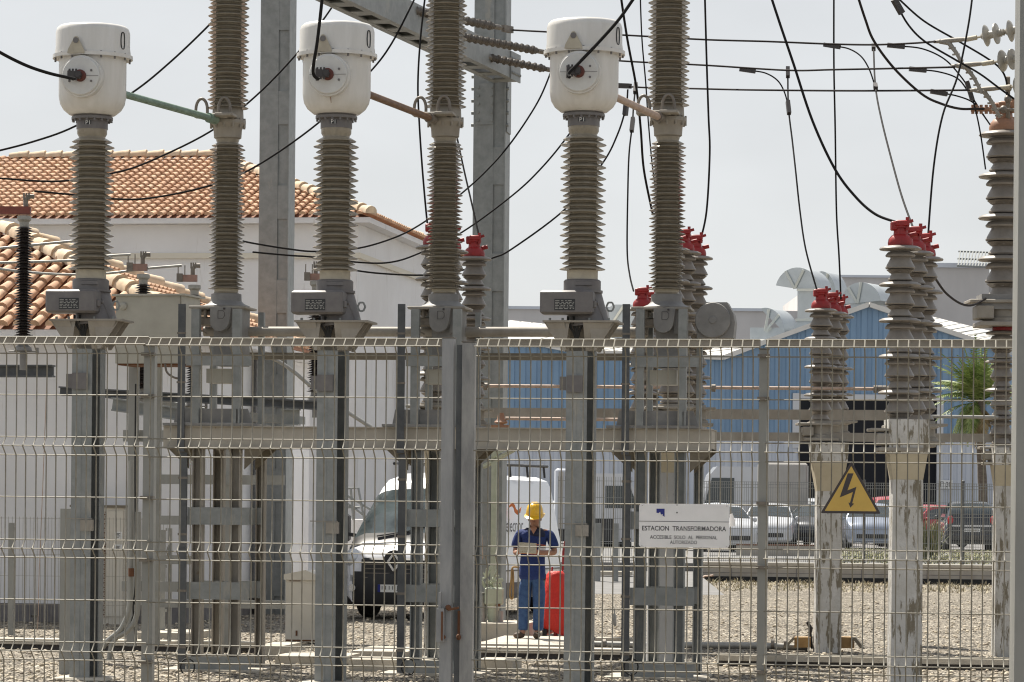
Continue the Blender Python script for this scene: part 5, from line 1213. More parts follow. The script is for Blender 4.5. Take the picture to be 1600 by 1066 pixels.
# ------------------------------------------------------------------ vehicles
class Car:
    def __init__(s, st, belt, z0, tum=.42, crown=.03, rnd=1.0):
        s.rnd = rnd
        s.st = st; s.belt = belt; s.z0 = z0; s.tum = tum; s.crown = crown     # st: (x, ztop, halfwidth)
    def at(s, x):
        st = s.st
        if x <= st[0][0]: return st[0][1:]
        for a, b_ in zip(st, st[1:]):
            if a[0] <= x <= b_[0]:
                t = (x - a[0]) / (b_[0] - a[0]); return a[1] + (b_[1] - a[1]) * t, a[2] + (b_[2] - a[2]) * t
        return st[-1][1:]
    def sec(s, x):
        zt, w_ = s.at(x); bl = min(s.belt, zt - .10); wt = max(w_ * .6, w_ - s.tum * max(0, zt - bl - .05))
        return [(0, s.z0), (w_ * .93, s.z0), (w_, s.z0 + .10), (w_ * 1.0, s.z0 + (bl - s.z0) * .5), (w_ * .97, bl), (wt * .985 + .01, zt - .09 * s.rnd), (wt - .03 * s.rnd, zt - .035 * s.rnd), (wt - .12 * s.rnd, zt - .005), (0, zt + s.crown)]
    def S(s, x, t, off=0.0):                    # t in 0..8 along the section
        p = s.sec(x); i = min(int(t), 7); f = t - i; a, b_ = p[i], p[i + 1]
        y, z = a[0] + (b_[0] - a[0]) * f, a[1] + (b_[1] - a[1]) * f
        return Vector((x, y, z))
    def mesh(s):
        m = MB(); xs = [q[0] for q in s.st]; xx = []
        for a, b_ in zip(xs, xs[1:]):
            k = max(1, int((b_ - a) / .16)); xx += [a + (b_ - a) * i / k for i in range(k)]
        xx.append(xs[-1]); n = 16
        for x in xx:
            p = s.sec(x); ring = [(x, y, z) for y, z in p] + [(x, -y, z) for y, z in p[-2:0:-1]]; m.v += ring
        for i in range(len(xx) - 1):
            for k in range(n): m.f.append((i * n + k, i * n + (k + 1) % n, (i + 1) * n + (k + 1) % n, (i + 1) * n + k))
        m.f.append(tuple(range(n))); m.f.append(tuple(range((len(xx) - 1) * n, len(xx) * n))); return m
    def patch(s, x0, x1, t0, t1, side, off=.012, nx=6, ny=4, x0b=None, x1b=None):
        m = MB(); x0b = x0 if x0b is None else x0b; x1b = x1 if x1b is None else x1b
        g = []
        for j in range(ny + 1):
            t = t0 + (t1 - t0) * j / ny; f = j / ny; a, b_ = x0 + (x0b - x0) * f, x1 + (x1b - x1) * f
            for i in range(nx + 1):
                x = a + (b_ - a) * i / nx; p = s.S(x, t); e = .01
                dx = s.S(x + e, t) - s.S(x - e, t); dt = s.S(x, min(8, t + .02)) - s.S(x, max(0, t - .02)); n_ = dx.cross(dt)
                if n_.length < 1e-9: n_ = Vector((0, 0, 1))
                n_.normalize()
                if n_.y < -.01 or (abs(n_.y) < .01 and n_.z < 0): n_ = -n_
                q = p + n_ * off; g.append((q.x, q.y * side, q.z))
        m.add(g, [(j * (nx + 1) + i, j * (nx + 1) + i + 1, (j + 1) * (nx + 1) + i + 1, (j + 1) * (nx + 1) + i) for j in range(ny) for i in range(nx)])
        return m
def wheels(root, xs, w_, r, wd=.2):
    for x in xs:
        for sd_ in (-1, 1):
            m = MB(); y0 = sd_ * (w_ - wd); y1 = sd_ * (w_ + .0)
            m.lathe([(r * .6, 0), (r * .93, 0), (r, .03), (r, wd - .03), (r * .93, wd), (r * .6, wd)], 24, (x, min(y0, y1), r), (0, 1, 0)); ww = m.build('wheel', M['rubber'], root, False, 35)
            m = MB(); m.lathe([(r * .6, .01), (r * .58, wd + .005), (r * .2, wd - .01), (.001, wd)] if sd_ > 0 else [(.001, 0), (r * .2, .01), (r * .58, -.005), (r * .6, wd - .01)], 16, (x, min(y0, y1), r), (0, 1, 0)); m.build('rim', M['chrome'], ww, False, 35)
def make_car(label, paint, px, Y, heading, kind='hatch', rear=False, glassm='glass', cat='car', grp='cars parked beyond the far mesh fence', plate=None, H=1.46, Wd=.86, y_base=None):
    # nose towards +x locally
    r = thing('parked_car', label, cat, (0, 0, 0), 0, grp); k = H / 1.46
    st = [(-1.98, .80 * k, Wd * .80), (-1.94, .98 * k, Wd * .92), (-1.80, 1.18 * k, Wd * .96), (-1.50, 1.38 * k, Wd), (-1.1, 1.45 * k, Wd), (-.2, 1.47 * k, Wd), (.35, 1.40 * k, Wd), (1.05, 1.00 * k, Wd), (1.45, .92 * k, Wd * .98), (1.85, .80 * k, Wd * .9), (2.0, .62 * k, Wd * .78)]
    c = Car(st, .93 * k, .22)
    c.mesh().build('body', M[paint], r, False, 40)
    G = M[glassm]
    mm = MB(); 
    for sd_ in (-1, 1): mm.merge(c.patch(.42, .98, 6.6, 8, sd_, .014, x0b=.42, x1b=1.0))
    mm.build('windscreen', G, r, False, 40)
    mm = MB()
    for sd_ in (-1, 1): mm.merge(c.patch(-1.88, -1.52, 6.6, 8, sd_, .014))
    mm.build('rear_window', G, r, False, 40)
    for sd_ in (-1, 1):
        mm = c.patch(-1.35, .85, 4.12, 4.95, sd_, .012, 10, 4, -1.2, .40); mm.build('side_window', G, r, False, 40)
    wheels(r, (-1.25, 1.25), Wd + .005, .30, .19)
    for sd_ in (-1, 1):
        m = MB(); m.ball((1.80, sd_ * Wd * .70, .66 * k), .15, 12, 8, (.9, 1.05, .62)); m.build('headlight', M['lamp'], r, False, 60)
        m = MB(); m.ball((-1.90, sd_ * Wd * .78, .88 * k), .13, 12, 8, (.7, .9, 1.35)); m.build('tail_lamp', M['taillamp'], r, False, 60)
        m = MB(); m.ball((.75, sd_ * (Wd + .08), .98 * k), .10, 10, 6, (.6, 1, .8)); m.build('wing_mirror', M[paint], r, False, 60)
    m = MB(); m.rbox(1.9, 2.03, -Wd * .6, Wd * .6, .36, .50, .02); m.build('grille', M['black'], r, False, 0)
    m = MB(); m.rbox(-2.06, -1.9, -Wd * .85, Wd * .85, .32, .56, .03); m.rbox(1.86, 2.03, -Wd * .8, Wd * .8, .24, .35, .03); m.build('bumper', M[paint], r, False, 0)
    if plate:
        m = MB(); m.box(-2.075, -2.062, -.26, .26, .62, .73); pl = m.build('number_plate', M['paper'], r, False, 0)
        text(plate, .44, M['ink'], pl, Matrix(((0, 0, -1, -2.078), (-1, 0, 0, 0), (0, 1, 0, .675), (0, 0, 0, 1))), height=.075, world=False)
        m = MB(); m.box(-2.0, -1.955, -.62, .62, .79, .84); m.build('trim_strip', M['chrome'], r, False, 0)
    p = P(px, 860, Y); r.location = (p.x, Y, .42); r.rotation_euler = (0, 0, math.radians(heading)); return r
# heading: nose direction angle; -90 = towards the camera
make_car('white sedan with its dark windows, left of the fence post by the notice', 'carwhite', 1203, 108, -97)
make_car('white car further back behind the white sedan', 'carwhite', 1276, 122, -60, H=1.66)
make_car('dark grey car half hidden behind the left peeling pillar', 'cargrey', 1278, 111, -112)
make_car('silver blue hatchback facing the camera below the yellow triangle', 'carsilver', 1357, 107, -93, H=1.5)
make_car('red car behind the silver hatchback', 'carred', 1392, 117, -86, H=1.75)
make_car('dark red car seen between the tallest pillar and the black car', 'carred', 1440, 113, -140)
make_car('black people carrier seen from behind with red tail lights and a number plate', 'carblack', 1511, 105, 86, plate='3181 BBD', H=1.60)
make_car('white car behind the far gate, right of the third transformer column', 'carwhite', 948, 108, -70, H=1.5, grp='cars parked beyond the far mesh fence')
make_car('pale car half hidden behind the third transformer column', 'carwhite', 895, 112, -60, H=1.5)
make_car('white car between the notice and the sedan, close behind the mesh fence', 'carwhite', 1122, 98, -80, H=1.45)

# white delivery van with writing
def make_van():
    r = thing('delivery_van', 'white panel van with black bumper and orange logo, parked behind the worker', 'van', (0, 0, 0))
    # nose towards +x ; length 5.5
    st = [(-2.75, 2.22, .90), (-2.68, 2.32, .96), (1.0, 2.34, .98), (1.30, 2.30, .98), (1.50, 2.16, .985), (2.05, 1.62, .985), (2.40, 1.22, .98), (2.62, 1.10, .93), (2.74, .98, .86), (2.80, .80, .80)]
    c = Car(st, 1.25, .28, .20, .02, 2.2); c.mesh().build('body', M['vanwhite'], r, False, 38)
    mm = MB()
    for sd_ in (-1, 1): mm.merge(c.patch(1.60, 2.30, 5.8, 8, sd_, .014, 8, 5))
    mm.build('windscreen', M['windscreen'], r, False, 40)
    mm = MB()
    for sd_ in (-1, 1): mm.merge(c.patch(2.28, 2.44, 5.4, 8, sd_, .018, 3, 5))
    mm.tube([(2.36, -.5, 1.32), (2.30, 0, 1.40), (2.12, .5, 1.55)], .012, 6); mm.build('cowl', M['black'], r, False, 40)
    for sd_ in (-1, 1):
        mm = c.patch(1.05, 2.20, 4.05, 4.92, sd_, .012, 8, 4, 1.1, 1.55); mm.build('side_window', M['glass'], r, False, 40)
        m = MB(); m.rbox(1.70, 1.86, sd_ * 1.30 - .10, sd_ * 1.30 + .10, 1.22, 1.66, .03); m.bar((1.8, sd_ * .98, 1.3), (1.8, sd_ * 1.22, 1.34), .06); m.build('wing_mirror', M['black'], r, False, 30)
        m = MB(); m.ball((2.60, sd_ * .80, .96), .17, 14, 10, (1.15, .75, 1.0)); m.build('headlight', M['lamp'], r, False, 60)
        m = MB(); m.cyl((2.84, sd_ * .72, .50), (2.87, sd_ * .72, .50), .06, 14); m.build('fog_lamp', M['chrome'], r, False, 30)
    # bumper wraps
    q = [(2.12, 1.0), (2.30, 1.0), (2.55, .98), (2.74, .86), (2.84, .66), (2.87, .40), (2.88, 0)]
    ring = q + [(x, -y) for x, y in q[-2::-1]]
    m = MB(); vs = []
    for z, k in ((.22, -.03), (.30, .0), (.66, .0), (.76, -.02)):
        vs += [(x + k, y, z) for x, y in ring]
    n = len(ring); m.add(vs, [(j * n + i, j * n + i + 1, (j + 1) * n + i + 1, (j + 1) * n + i) for j in range(3) for i in range(n - 1)] + [tuple(range(n)), tuple(range(3 * n, 4 * n))]); m.build('bumper', M['black'], r, False, 40)
    m = MB(); m.rbox(2.70, 2.85, -.58, .58, .62, .98, .03); g = m.build('grille', M['black'], r, False, 0)
    m = MB()
    for z in (.66, .73, .80, .87): m.box(2.852, 2.862, -.52, .52, z, z + .014)
    m.build('grille_bars', M['clamp'], g, False, 0)
    m = MB(); d_ = [(0, .14), (.10, 0), (0, -.14), (-.10, 0)]; m.lathe([(.19, 0), (.19, .03), (.001, .031)], 24, (2.84, 0, .92), (1, 0, 0)); bdg = m.build('badge_disc', M['black'], r, False, 30)
    m = MB()
    for i in range(4):
        a, b_ = d_[i], d_[(i + 1) % 4]; m.bar((2.88, a[0], .92 + a[1]), (2.88, b_[0], .92 + b_[1]), .035, .035, (1, 0, 0))
    m.build('diamond_badge', M['chrome'], bdg, False, 0)
    m = MB(); m.box(2.885, 2.895, -.27, .27, .44, .56); pl = m.build('number_plate', M['paper'], r, False, 0)
    MT = Matrix(((0, 0, 1, 2.898), (1, 0, 0, .02), (0, 1, 0, .50), (0, 0, 0, 1)))
    text("1111 JDT", .44, M['ink'], pl, MT, height=.08, world=False)
    m = MB(); m.box(2.894, 2.897, -.27, -.225, .44, .56); m.build('blue_band', M['blueink'], pl, False, 0)
    wheels(r, (-1.75, 1.75), .975, .34, .22)
    # roof rack
    m = MB()
    for sd_ in (-1, 1):
        m.tube([(-2.4, sd_ * .78, 2.50), (.9, sd_ * .78, 2.50)], .025, 8)
        for x in (-2.2, -1.3, -.4, .5): m.tube([(x, sd_ * .80, 2.30), (x, sd_ * .78, 2.50)], .022, 8)
    for x in (-2.2, -1.3, -.4, .5): m.tube([(x, -.78, 2.51), (x, .78, 2.51)], .02, 8)
    m.build('roof_rack', M['black'], r, False, 60)
    # writing and swoosh on the left side (+y)
    mt = Matrix(((-1, 0, 0, -.05), (0, 0, 1, 1.002), (0, 1, 0, 1.50), (0, 0, 0, 1)))
    text("elecnor", .88, M['ink'], r, mt, height=.22, world=False)
    m = MB()
    sw = [(-.36, -.02), (-.22, .12), (-.08, .16), (.02, .10), (.08, .0), (.2, -.05), (.36, .06), (.30, -.10), (.16, -.16), (.02, -.10), (-.04, .02), (-.12, .07), (-.24, .04)]
    m.prism([(x * 1.0, z * .62) for x, z in sw], (-.02, 1.003, 1.77), Vector((-1, 0, 0)), UZ, Vector((0, 1, 0)), .004); m.build('orange_logo', M['orange'], r, False, 0)
    m = MB(); m.box(-2.7, .9, .985, .995, .74, .76); m.box(-2.74, 2.2, -.99, .99, .30, .36); m.box(-2.74, 1.4, .975, 1.0, .36, .55); m.build('side_moulding', M['plinth'], r, False, 0)
    return r
van = make_van(); vy = 53.3
van.location = (P(713, 900, vy).x, vy, 0); van.rotation_euler = (0, 0, math.radians(-90 - 19))
# far lorries
def lorry(label, x0, x1, y0, Y, cab_side, boxm, dep=7.0):
    a, b_ = P(x0, y0, Y), P(x1, y0, Y); r = thing('parked_lorry', label, 'lorry', ((a.x + b_.x) / 2, Y, 0), 0, 'lorries in the far yard')
    cw = 2.0; m = MB()
    m.rbox(a.x + (cw + .2 if cab_side < 0 else 0), b_.x - (cw + .2 if cab_side > 0 else 0), Y, Y + 2.5, 1.0, a.z, .06); bx_ = m.build('cargo_box', M[boxm], r, True, 0)
    m = MB(); L_ = b_.x - a.x
    for i in range(1, 8):
        x = a.x + (cw + .2 if cab_side < 0 else 0) + i * (L_ - cw) / 8; m.box(x, x + .05, Y - .03, Y, 1.05, a.z - .1)
    m.build('ribs', M['trailer'], bx_, True, 0)
    cx0, cx1 = (b_.x - cw, b_.x) if cab_side > 0 else (a.x, a.x + cw)
    zc = a.z - .15; f = 1 if cab_side > 0 else -1; xf, xb = (cx1, cx0) if f > 0 else (cx0, cx1)
    q = [(xb, .6), (xf, .6), (xf, 1.6), (xf - f * .35, zc - .3), (xf - f * .6, zc), (xb, zc)]
    m = MB(); m.prism(q, (0, Y, 0), Vector((1, 0, 0)), UZ, Vector((0, 1, 0)), 2.4); cb_ = m.build('cab', M['carwhite'], r, True, 0)
    m = MB(); q = [(xf - f * .12, 1.7), (xf - f * .42, zc - .4), (xf - f * 1.2, zc - .4), (xf - f * 1.2, 1.7)]
    m.prism(q, (0, Y - .02, 0), Vector((1, 0, 0)), UZ, Vector((0, 1, 0)), .019); m.build('side_window', M['glass'], cb_, True, 0)
    m = MB(); mid = (cx0 + cx1) / 2
    m.rbox(mid - .3 * f - .35, mid - .3 * f + .35, Y - .03, Y - .001, .62, 1.35, .02); m.build('vent', M['black'], cb_, True, 0)
    for x in (a.x + 1.0, a.x + 2.6 if L_ > 6 else a.x + 2, b_.x - 1.0):
        m = MB(); m.lathe([(.3, 0), (.48, 0), (.5, .04), (.5, .26), (.3, .28)], 20, (x, Y + .02, .5), (0, 1, 0)); m.build('wheel', M['rubber'], r, True, 35)
    m = MB(); m.box(a.x + .1, b_.x - .1, Y + .2, Y + 2.2, .6, .99); m.build('chassis', M['black'], r, True, 0)
lorry('white lorry with dark cab vents, left of the right breaker leg', 868, 1004, 732, 104, 1, 'whitehall')
lorry('grey beige trailer with a white front end right of the right breaker leg', 1094, 1262, 722, 112, -1, 'trailer')

# ------------------------------------------------------------------ worker
def skin_mesh(name, chains, m_, parent, sub=2, extra=None):
    vs = []; es = []; rs = []; idx = {}
    for ch in chains:
        prev = None
        for (x, y, z, r_) in ch:
            k = (round(x, 4), round(y, 4), round(z, 4))
            if k not in idx: idx[k] = len(vs); vs.append((x, y, z)); rs.append(r_)
            if prev is not None and prev != idx[k]: es.append((prev, idx[k]))
            prev = idx[k]
    me = bpy.data.meshes.new(name); me.from_pydata(vs, es, []); o = bpy.data.objects.new(name, me); COL.objects.link(o)
    sk = o.modifiers.new('s', 'SKIN'); sk.use_smooth_shade = True; sk.branch_smoothing = .4
    if not me.skin_vertices: me.attributes  # layer is created by the modifier
    for i, r_ in enumerate(rs):
        rr = r_ if isinstance(r_, tuple) else (r_, r_); me.skin_vertices[0].data[i].radius = rr
    me.skin_vertices[0].data[0].use_root = True
    ss = o.modifiers.new('u', 'SUBSURF'); ss.levels = sub; ss.render_levels = sub
    bpy.context.view_layer.update()
    ev = bpy.data.meshes.new_from_object(o.evaluated_get(bpy.context.evaluated_depsgraph_get())); bpy.data.objects.remove(o)
    b = MB(); b.v = [tuple(v.co) for v in ev.vertices]; b.f = [tuple(p.vertices) for p in ev.polygons]
    if extra: b.merge(extra)
    bpy.data.meshes.remove(ev)
    return b.build(name, m_, parent, False, 80)
def make_person():
    r = thing('person', 'worker in yellow hard hat, blue short sleeved tunic and jeans, reading a notebook he holds', 'person', (0, 0, 0))
    HY_ = -.04                                         # head forward tilt
    torso = [(-.02, 0, .93, (.12, .09)), (-.02, .0, 1.10, (.135, .10)), (0, .0, 1.27, (.165, .11)), (.005, .01, 1.40, (.12, .09)), (.01, -.0, 1.45, (.055, .058)), (.012, -.03, 1.50, (.055, .06))]
    head = [(.012, -.03, 1.50, (.055, .06)), (.012, -.045, 1.55, (.070, .082)), (.012, -.04, 1.615, (.077, .092)), (.012, -.02, 1.68, (.068, .080))]
    def leg(s, kx, ax, ay): return [(-.02, 0, .93, (.12, .09)), (-.02 + s * .085, 0, .84, .075), (kx, -.03, .50, .062), (ax, ay, .10, .042), (ax, ay - .06, .06, .04)]
    armL = [(.005, .01, 1.40, (.12, .09)), (-.185, .01, 1.385, .058), (-.245, -.01, 1.13, .043), (-.19, -.20, 1.13, .034), (-.165, -.255, 1.15, (.028, .018))]
    armR = [(.005, .01, 1.40, (.12, .09)), (.20, .01, 1.385, .058), (.285, -.01, 1.13, .043), (.12, -.20, 1.135, .034), (.055, -.245, 1.155, (.028, .018))]
    ex = MB()
    ex.ball((.012, -.138, 1.572), .017, 8, 6, (.8, 1.1, 1.5)); ex.ball((.012, -.122, 1.530), .02, 8, 6, (1.3, .7, .35))
    for sx_ in (-1, 1): ex.ball((.012 + sx_ * .082, -.03, 1.58), .03, 8, 6, (.35, .7, 1.1)); ex.ball((.012 + sx_ * .03, -.120, 1.602), .016, 8, 6, (1.2, .6, .6))
    # palms and fingers
    def hand(wx, wy, wz, dx, dy, dz, thumb):
        d = Vector((dx, dy, dz)).normalized(); pc = Vector((wx, wy, wz)) + d * .045; side = d.cross(UZ).normalized()
        ex.ball(pc, .042, 10, 7, (.95, .95, .45))
        for i, L in enumerate((.062, .072, .068, .052)):
            b0 = pc + d * .030 + side * (.027 - i * .018); b1 = b0 + d * L * .55 + UZ * -.006; b2 = b1 + d * L * .3 - UZ * .018; b3 = b2 + d * L * .1 - UZ * .02
            ex.tube([b0, b1, b2, b3], [.0095, .009, .0085, .006], 8)
        t0 = pc + side * thumb * .032; ex.tube([t0, t0 + side * thumb * .018 + d * .02 + UZ * .012, t0 + side * thumb * .010 + d * .045 + UZ * .020], [.011, .010, .007], 8)
    hand(-.165, -.255, 1.15, .55, -.55, .12, -1); hand(.055, -.245, 1.155, -.80, -.40, .05, 1)
    skin_mesh('body', [torso, head[0:1] + head[1:], leg(-1, -.115, -.135, .0), leg(1, .075, .055, .02), armL, armR], M['skin'], r, 2, ex)
    # tunic
    tunic = [(-.02, 0, .745, (.20, .15)), (-.02, 0, .85, (.195, .145)), (-.02, 0, .97, (.185, .14)), (-.015, 0, 1.10, (.175, .135)), (0, 0, 1.27, (.19, .14)), (.005, .01, 1.385, (.14, .115)), (.01, .01, 1.44, (.085, .08))]
    sl = [(.005, .01, 1.385, (.14, .115)), (-.19, .01, 1.385, .078), (-.235, .0, 1.24, .072), (-.248, -.005, 1.18, .07)]
    sr_ = [(.005, .01, 1.385, (.14, .115)), (.205, .01, 1.385, .078), (.262, .0, 1.24, .072), (.278, -.005, 1.18, .07)]
    t_ = skin_mesh('tunic', [tunic, sl, sr_], M['shirt'], r, 2)
    yk = [(0, -.004, 1.305, (.194, .143)), (.005, .008, 1.39, (.146, .12)), (.01, .01, 1.452, (.09, .083))]
    skin_mesh('navy_yoke', [yk, [yk[1], (-.175, .008, 1.395, .074)], [yk[1], (.19, .008, 1.395, .074)]], M['navy'], t_, 2)
    m = MB(); m.tube([(-.15, -.11, 1.235), (-.07, -.148, 1.24), (.03, -.150, 1.24), (.13, -.125, 1.235), (.165, -.09, 1.23)], .006, 6); m.build('orange_piping', M['orange'], t_, False, 60)
    m = MB(); m.add([(-.035, -.128, 1.46), (.012, -.142, 1.375), (.06, -.128, 1.46), (.012, -.10, 1.49)], [(0, 1, 2, 3)]); m.build('open_collar', M['skin'], t_, False, 0)
    m = MB(); m.box(.10, .17, -.149, -.146, 1.165, 1.20); m.build('chest_badge', M['paper'], t_, False, 0)
    tr = [(-.02, 0, .95, (.165, .12)), (-.02, 0, .88, (.165, .12))]
    tl = [(-.02, 0, .88, (.165, .12)), (-.10, 0, .80, .115), (-.118, -.03, .50, .088), (-.132, .0, .25, .078), (-.138, .0, .09, .082)]
    trr = [(-.02, 0, .88, (.165, .12)), (.065, 0, .80, .115), (.078, -.03, .50, .088), (.066, .015, .25, .078), (.060, .02, .09, .082)]
    skin_mesh('jeans', [tr, tl, trr], M['jeans'], r, 2)
    skin_mesh('shoe', [[(-.125, .02, .055, .052), (-.17, -.04, .045, .05), (-.235, -.12, .035, (.045, .035))]], M['shoe'], r, 2)
    skin_mesh('shoe', [[(.055, .06, .055, .052), (.055, -.04, .045, .05), (.06, -.14, .035, (.045, .035))]], M['shoe'], r, 2)
    m = MB(); m.ball((.012, .012, 1.617), .088, 14, 10, (1, 1.05, 1.0)); m.build('hair', M['hair'], r, False, 60)
    # hard hat, tipped forward
    T = Matrix.Translation((.012, -.035, 1.628)) @ Matrix.Rotation(math.radians(13), 4, 'X')
    m = MB(); m.lathe([(.122, 0), (.124, .012), (.122, .03), (.116, .075), (.10, .125), (.07, .158), (.03, .172), (.001, .174)], 32)
    m.v = [(v[0] * .94, v[1] * 1.10, v[2]) for v in m.v]
    hat = m.moved(T).build('hard_hat', M['helmet'], r, False, 50)
    m = MB(); pts = []
    n = 28; top_ = []; bot_ = []
    for i in range(n):
        a = 2 * math.pi * i / n; e = .022 + .055 * max(0, -math.sin(a)) ** 2; top_.append(((.111 + e) * math.cos(a), (.128 + e) * math.sin(a), .010 - .02 * max(0, -math.sin(a)))); 
    inner = [(.105 * math.cos(2 * math.pi * i / n), .122 * math.sin(2 * math.pi * i / n), .016) for i in range(n)]
    m.add(top_ + inner + [(x, y, z - .006) for x, y, z in top_], [(i, (i + 1) % n, n + (i + 1) % n, n + i) for i in range(n)] + [(i, (i + 1) % n, 2 * n + (i + 1) % n, 2 * n + i) for i in range(n)])
    m.moved(T).build('brim', M['helmet'], hat, False, 50)
    m = MB()
    for x in (-.03, 0, .03): m.tube([(x, -.12, .075), (x, -.075, .148), (x, 0, .174), (x, .075, .148), (x, .12, .075)], .008, 6)
    m.moved(T).build('ridges', M['helmet'], hat, False, 60)
    return r
pp = make_person(); PY = 42.2; pl = P(833, 1003, PY); pp.location = (pl.x, PY, .09); pp.rotation_euler = (0, 0, math.radians(-9)); pp.scale = (1.0, 1.0, 1.0)
nb = thing('notebook', 'open cream notebook held by the worker', 'notebook', (pl.x, PY, .09))
m = MB(); m.frame((-.085, -.315, 1.195), Vector((1, 0, -.04)).normalized(), Vector((0, .45, .89)).normalized(), Vector((0, -.89, .45)).normalized(), (-.115, .115, -.075, .075, -.008, .008)); m.build('pages', M['page'], nb, False, 0)
m = MB(); m.frame((-.085, -.315, 1.195), Vector((1, 0, -.04)).normalized(), Vector((0, .45, .89)).normalized(), Vector((0, -.89, .45)).normalized(), (-.12, .12, -.08, .08, -.013, -.009)); m.build('orange_cover', M['orange'], nb, False, 0)

# red covered trolley
TYr = 43.6; tr_ = thing('covered_trolley', 'trolley under a bright red fabric cover, standing behind the worker', 'trolley', tuple(P(868, 985, TYr).xy) + (0,))
k = TYr / F; bx_ = P(868, 985, TYr)
m = MB(); rings = []
prof = [(.12, .155, .16), (.16, .18, .17), (.26, .175, .17), (.45, .165, .16), (.70, .145, .14), (.90, .118, .11), (.95, .085, .08)]
n = 28; vs = []
for j, (z, rx, ry) in enumerate(prof):
    for i in range(n):
        a = 2 * math.pi * i / n; fx = 1 / max(abs(math.cos(a)), abs(math.sin(a))) ** .38; wob = (1 + .05 * math.sin(a * 7 + j * .7) + .04 * math.sin(a * 4 - j * .9)) * 1.06
        vs.append((rx * math.cos(a) * fx * wob, ry * math.sin(a) * fx * wob, z + (.05 * math.sin(a * 2) if j < 2 else .0)))
m.add(vs, [(j * n + i, j * n + (i + 1) % n, (j + 1) * n + (i + 1) % n, (j + 1) * n + i) for j in range(len(prof) - 1) for i in range(n)] + [tuple(range(n)), tuple(range((len(prof) - 1) * n, len(prof) * n))])
m.build('red_cover', M['redbag'], tr_, False, 60)
for sx_ in (-1, 1):
    m = MB(); m.lathe([(.05, 0), (.10, 0), (.105, .01), (.105, .05), (.1, .06), (.05, .06)], 20, (sx_ * .15 - .03, -.04, .105), (1, 0, 0)); m.build('wheel', M['rubber'], tr_, False, 40)
m = MB(); m.tube([(.09, .02, .94), (.10, .05, 1.22), (.12, .06, 1.36)], .014, 8); m.tube([(-.06, .02, .94), (-.05, .05, 1.0)], .014, 8); m.cyl((.0, -.1, .0), (.0, -.1, .14), .03, 8); m.build('handle', M['redcap'], tr_, False, 60)

# ------------------------------------------------------------------ pale green pump, green post, misc
PYg = 43.9
def gp(px, py, d=0): return P(px, py, PYg) + Vector((0, d, 0))
pm = thing('valve_unit', 'pale green valve unit with tangled pipes and grey cylinders, left of the worker', 'valve unit', tuple(gp(770, 1000).xy) + (0,))
m = MB(); c0, c1 = gp(772, 945), gp(772, 918); m.rbox(c0.x - .13, c0.x + .13, PYg - .12, PYg + .12, c0.z, c1.z, .02); m.cone(gp(770, 985), gp(771, 945), .06, .09, 14); m.cyl(gp(760, 962), gp(783, 962), .04, 12); m.build('body', M['green_paint'], pm, True, 30)
m = MB()
for i in range(22):
    a = gp(random.uniform(752, 788), random.uniform(900, 920), random.uniform(-.1, .1)); b_ = a + Vector((random.uniform(-.09, .09), random.uniform(-.08, .08), random.uniform(-.03, .12))); m.tube([a, b_], random.uniform(.008, .018), 6)
    if i % 3 == 0: m.cyl(b_ - Vector((.0, .03, 0)), b_ + Vector((0, .03, 0)), .03, 8)
m.build('handwheels', M['green_paint'], pm, True, 40)
m = MB(); m.cyl(gp(752, 985), gp(752, 930), .065, 16); m.cyl(gp(752, 930), gp(752, 926), .05, 16); m.cyl(gp(781, 985), gp(781, 955), .05, 14); m.build('cylinders', M['tube_grey'], pm, True, 40)
m = MB(); m.cyl(gp(764, 975), gp(770, 975), .05, 10); m.box(gp(775, 940).x, gp(782, 940).x, PYg - .13, PYg - .121, gp(0, 942).z, gp(0, 936).z); m.build('dark_fittings', M['rust'], pm, True, 30)
b = MB(); b.obox(UV(767, 800, 45.4)[0], UV(775, 800, 45.4)[0], 0, .08, .0, UV(770, 712, 45.4)[1], 45.4); o = b.build('green_post', M['green_paint'], smooth=0); tag(o, 'slim pale green post right of the gate posts', 'post')
c2 = MB(); c2.pxprism([(750, 728), (806, 698), (806, 701), (752, 732)], 45.4, .4); c2.pxprism([(768, 704), (790, 704), (768, 716)], 45.4, .02, d0=-.03); c2.build('slanted_hood', M['green_paint'], o, False, 0)
b = MB(); b.tube([P(x, y, 42.6) for x, y in spline([(812, 887), (801, 887), (799, 905), (797, 930), (801, 934), (802, 905), (801, 890)], 5)], .016, 6); o = b.build('hanging_strap', M['wood'], smooth=60); tag(o, 'brown strap hanging beside the worker at hip height', 'strap')
b = MB(); b.tube([P(x, y, 42.9) for x, y in ((752, 837), (753, 872), (751, 875))], .02, 6); o = b.build('small_handle', M['tube_pink'], smooth=60); tag(o, 'small rusty handle on the green post', 'handle')
# metal stair railing near van
b = MB()
Ys = 58
for pts in ([(543, 763), (560, 763), (569, 812)], [(543, 775), (590, 803), (600, 812)], [(548, 763), (552, 812)], [(543, 787), (578, 812)], [(543, 793), (562, 793)]): b.tube([P(x, y, Ys) for x, y in pts], .022, 8)
m = MB(); p = P(570, 812, Ys); m.box(P(535, 812, Ys).x, P(610, 812, Ys).x, Ys, Ys + 1.2, 0, p.z)
o = m.build('stair_landing', M['white_wall'], smooth=0); tag(o, 'low white landing with steps left of the van', 'landing')
o = b.build('stair_railing', M['galv'], smooth=60); tag(o, 'grey tubular railing on the landing left of the van', 'railing')
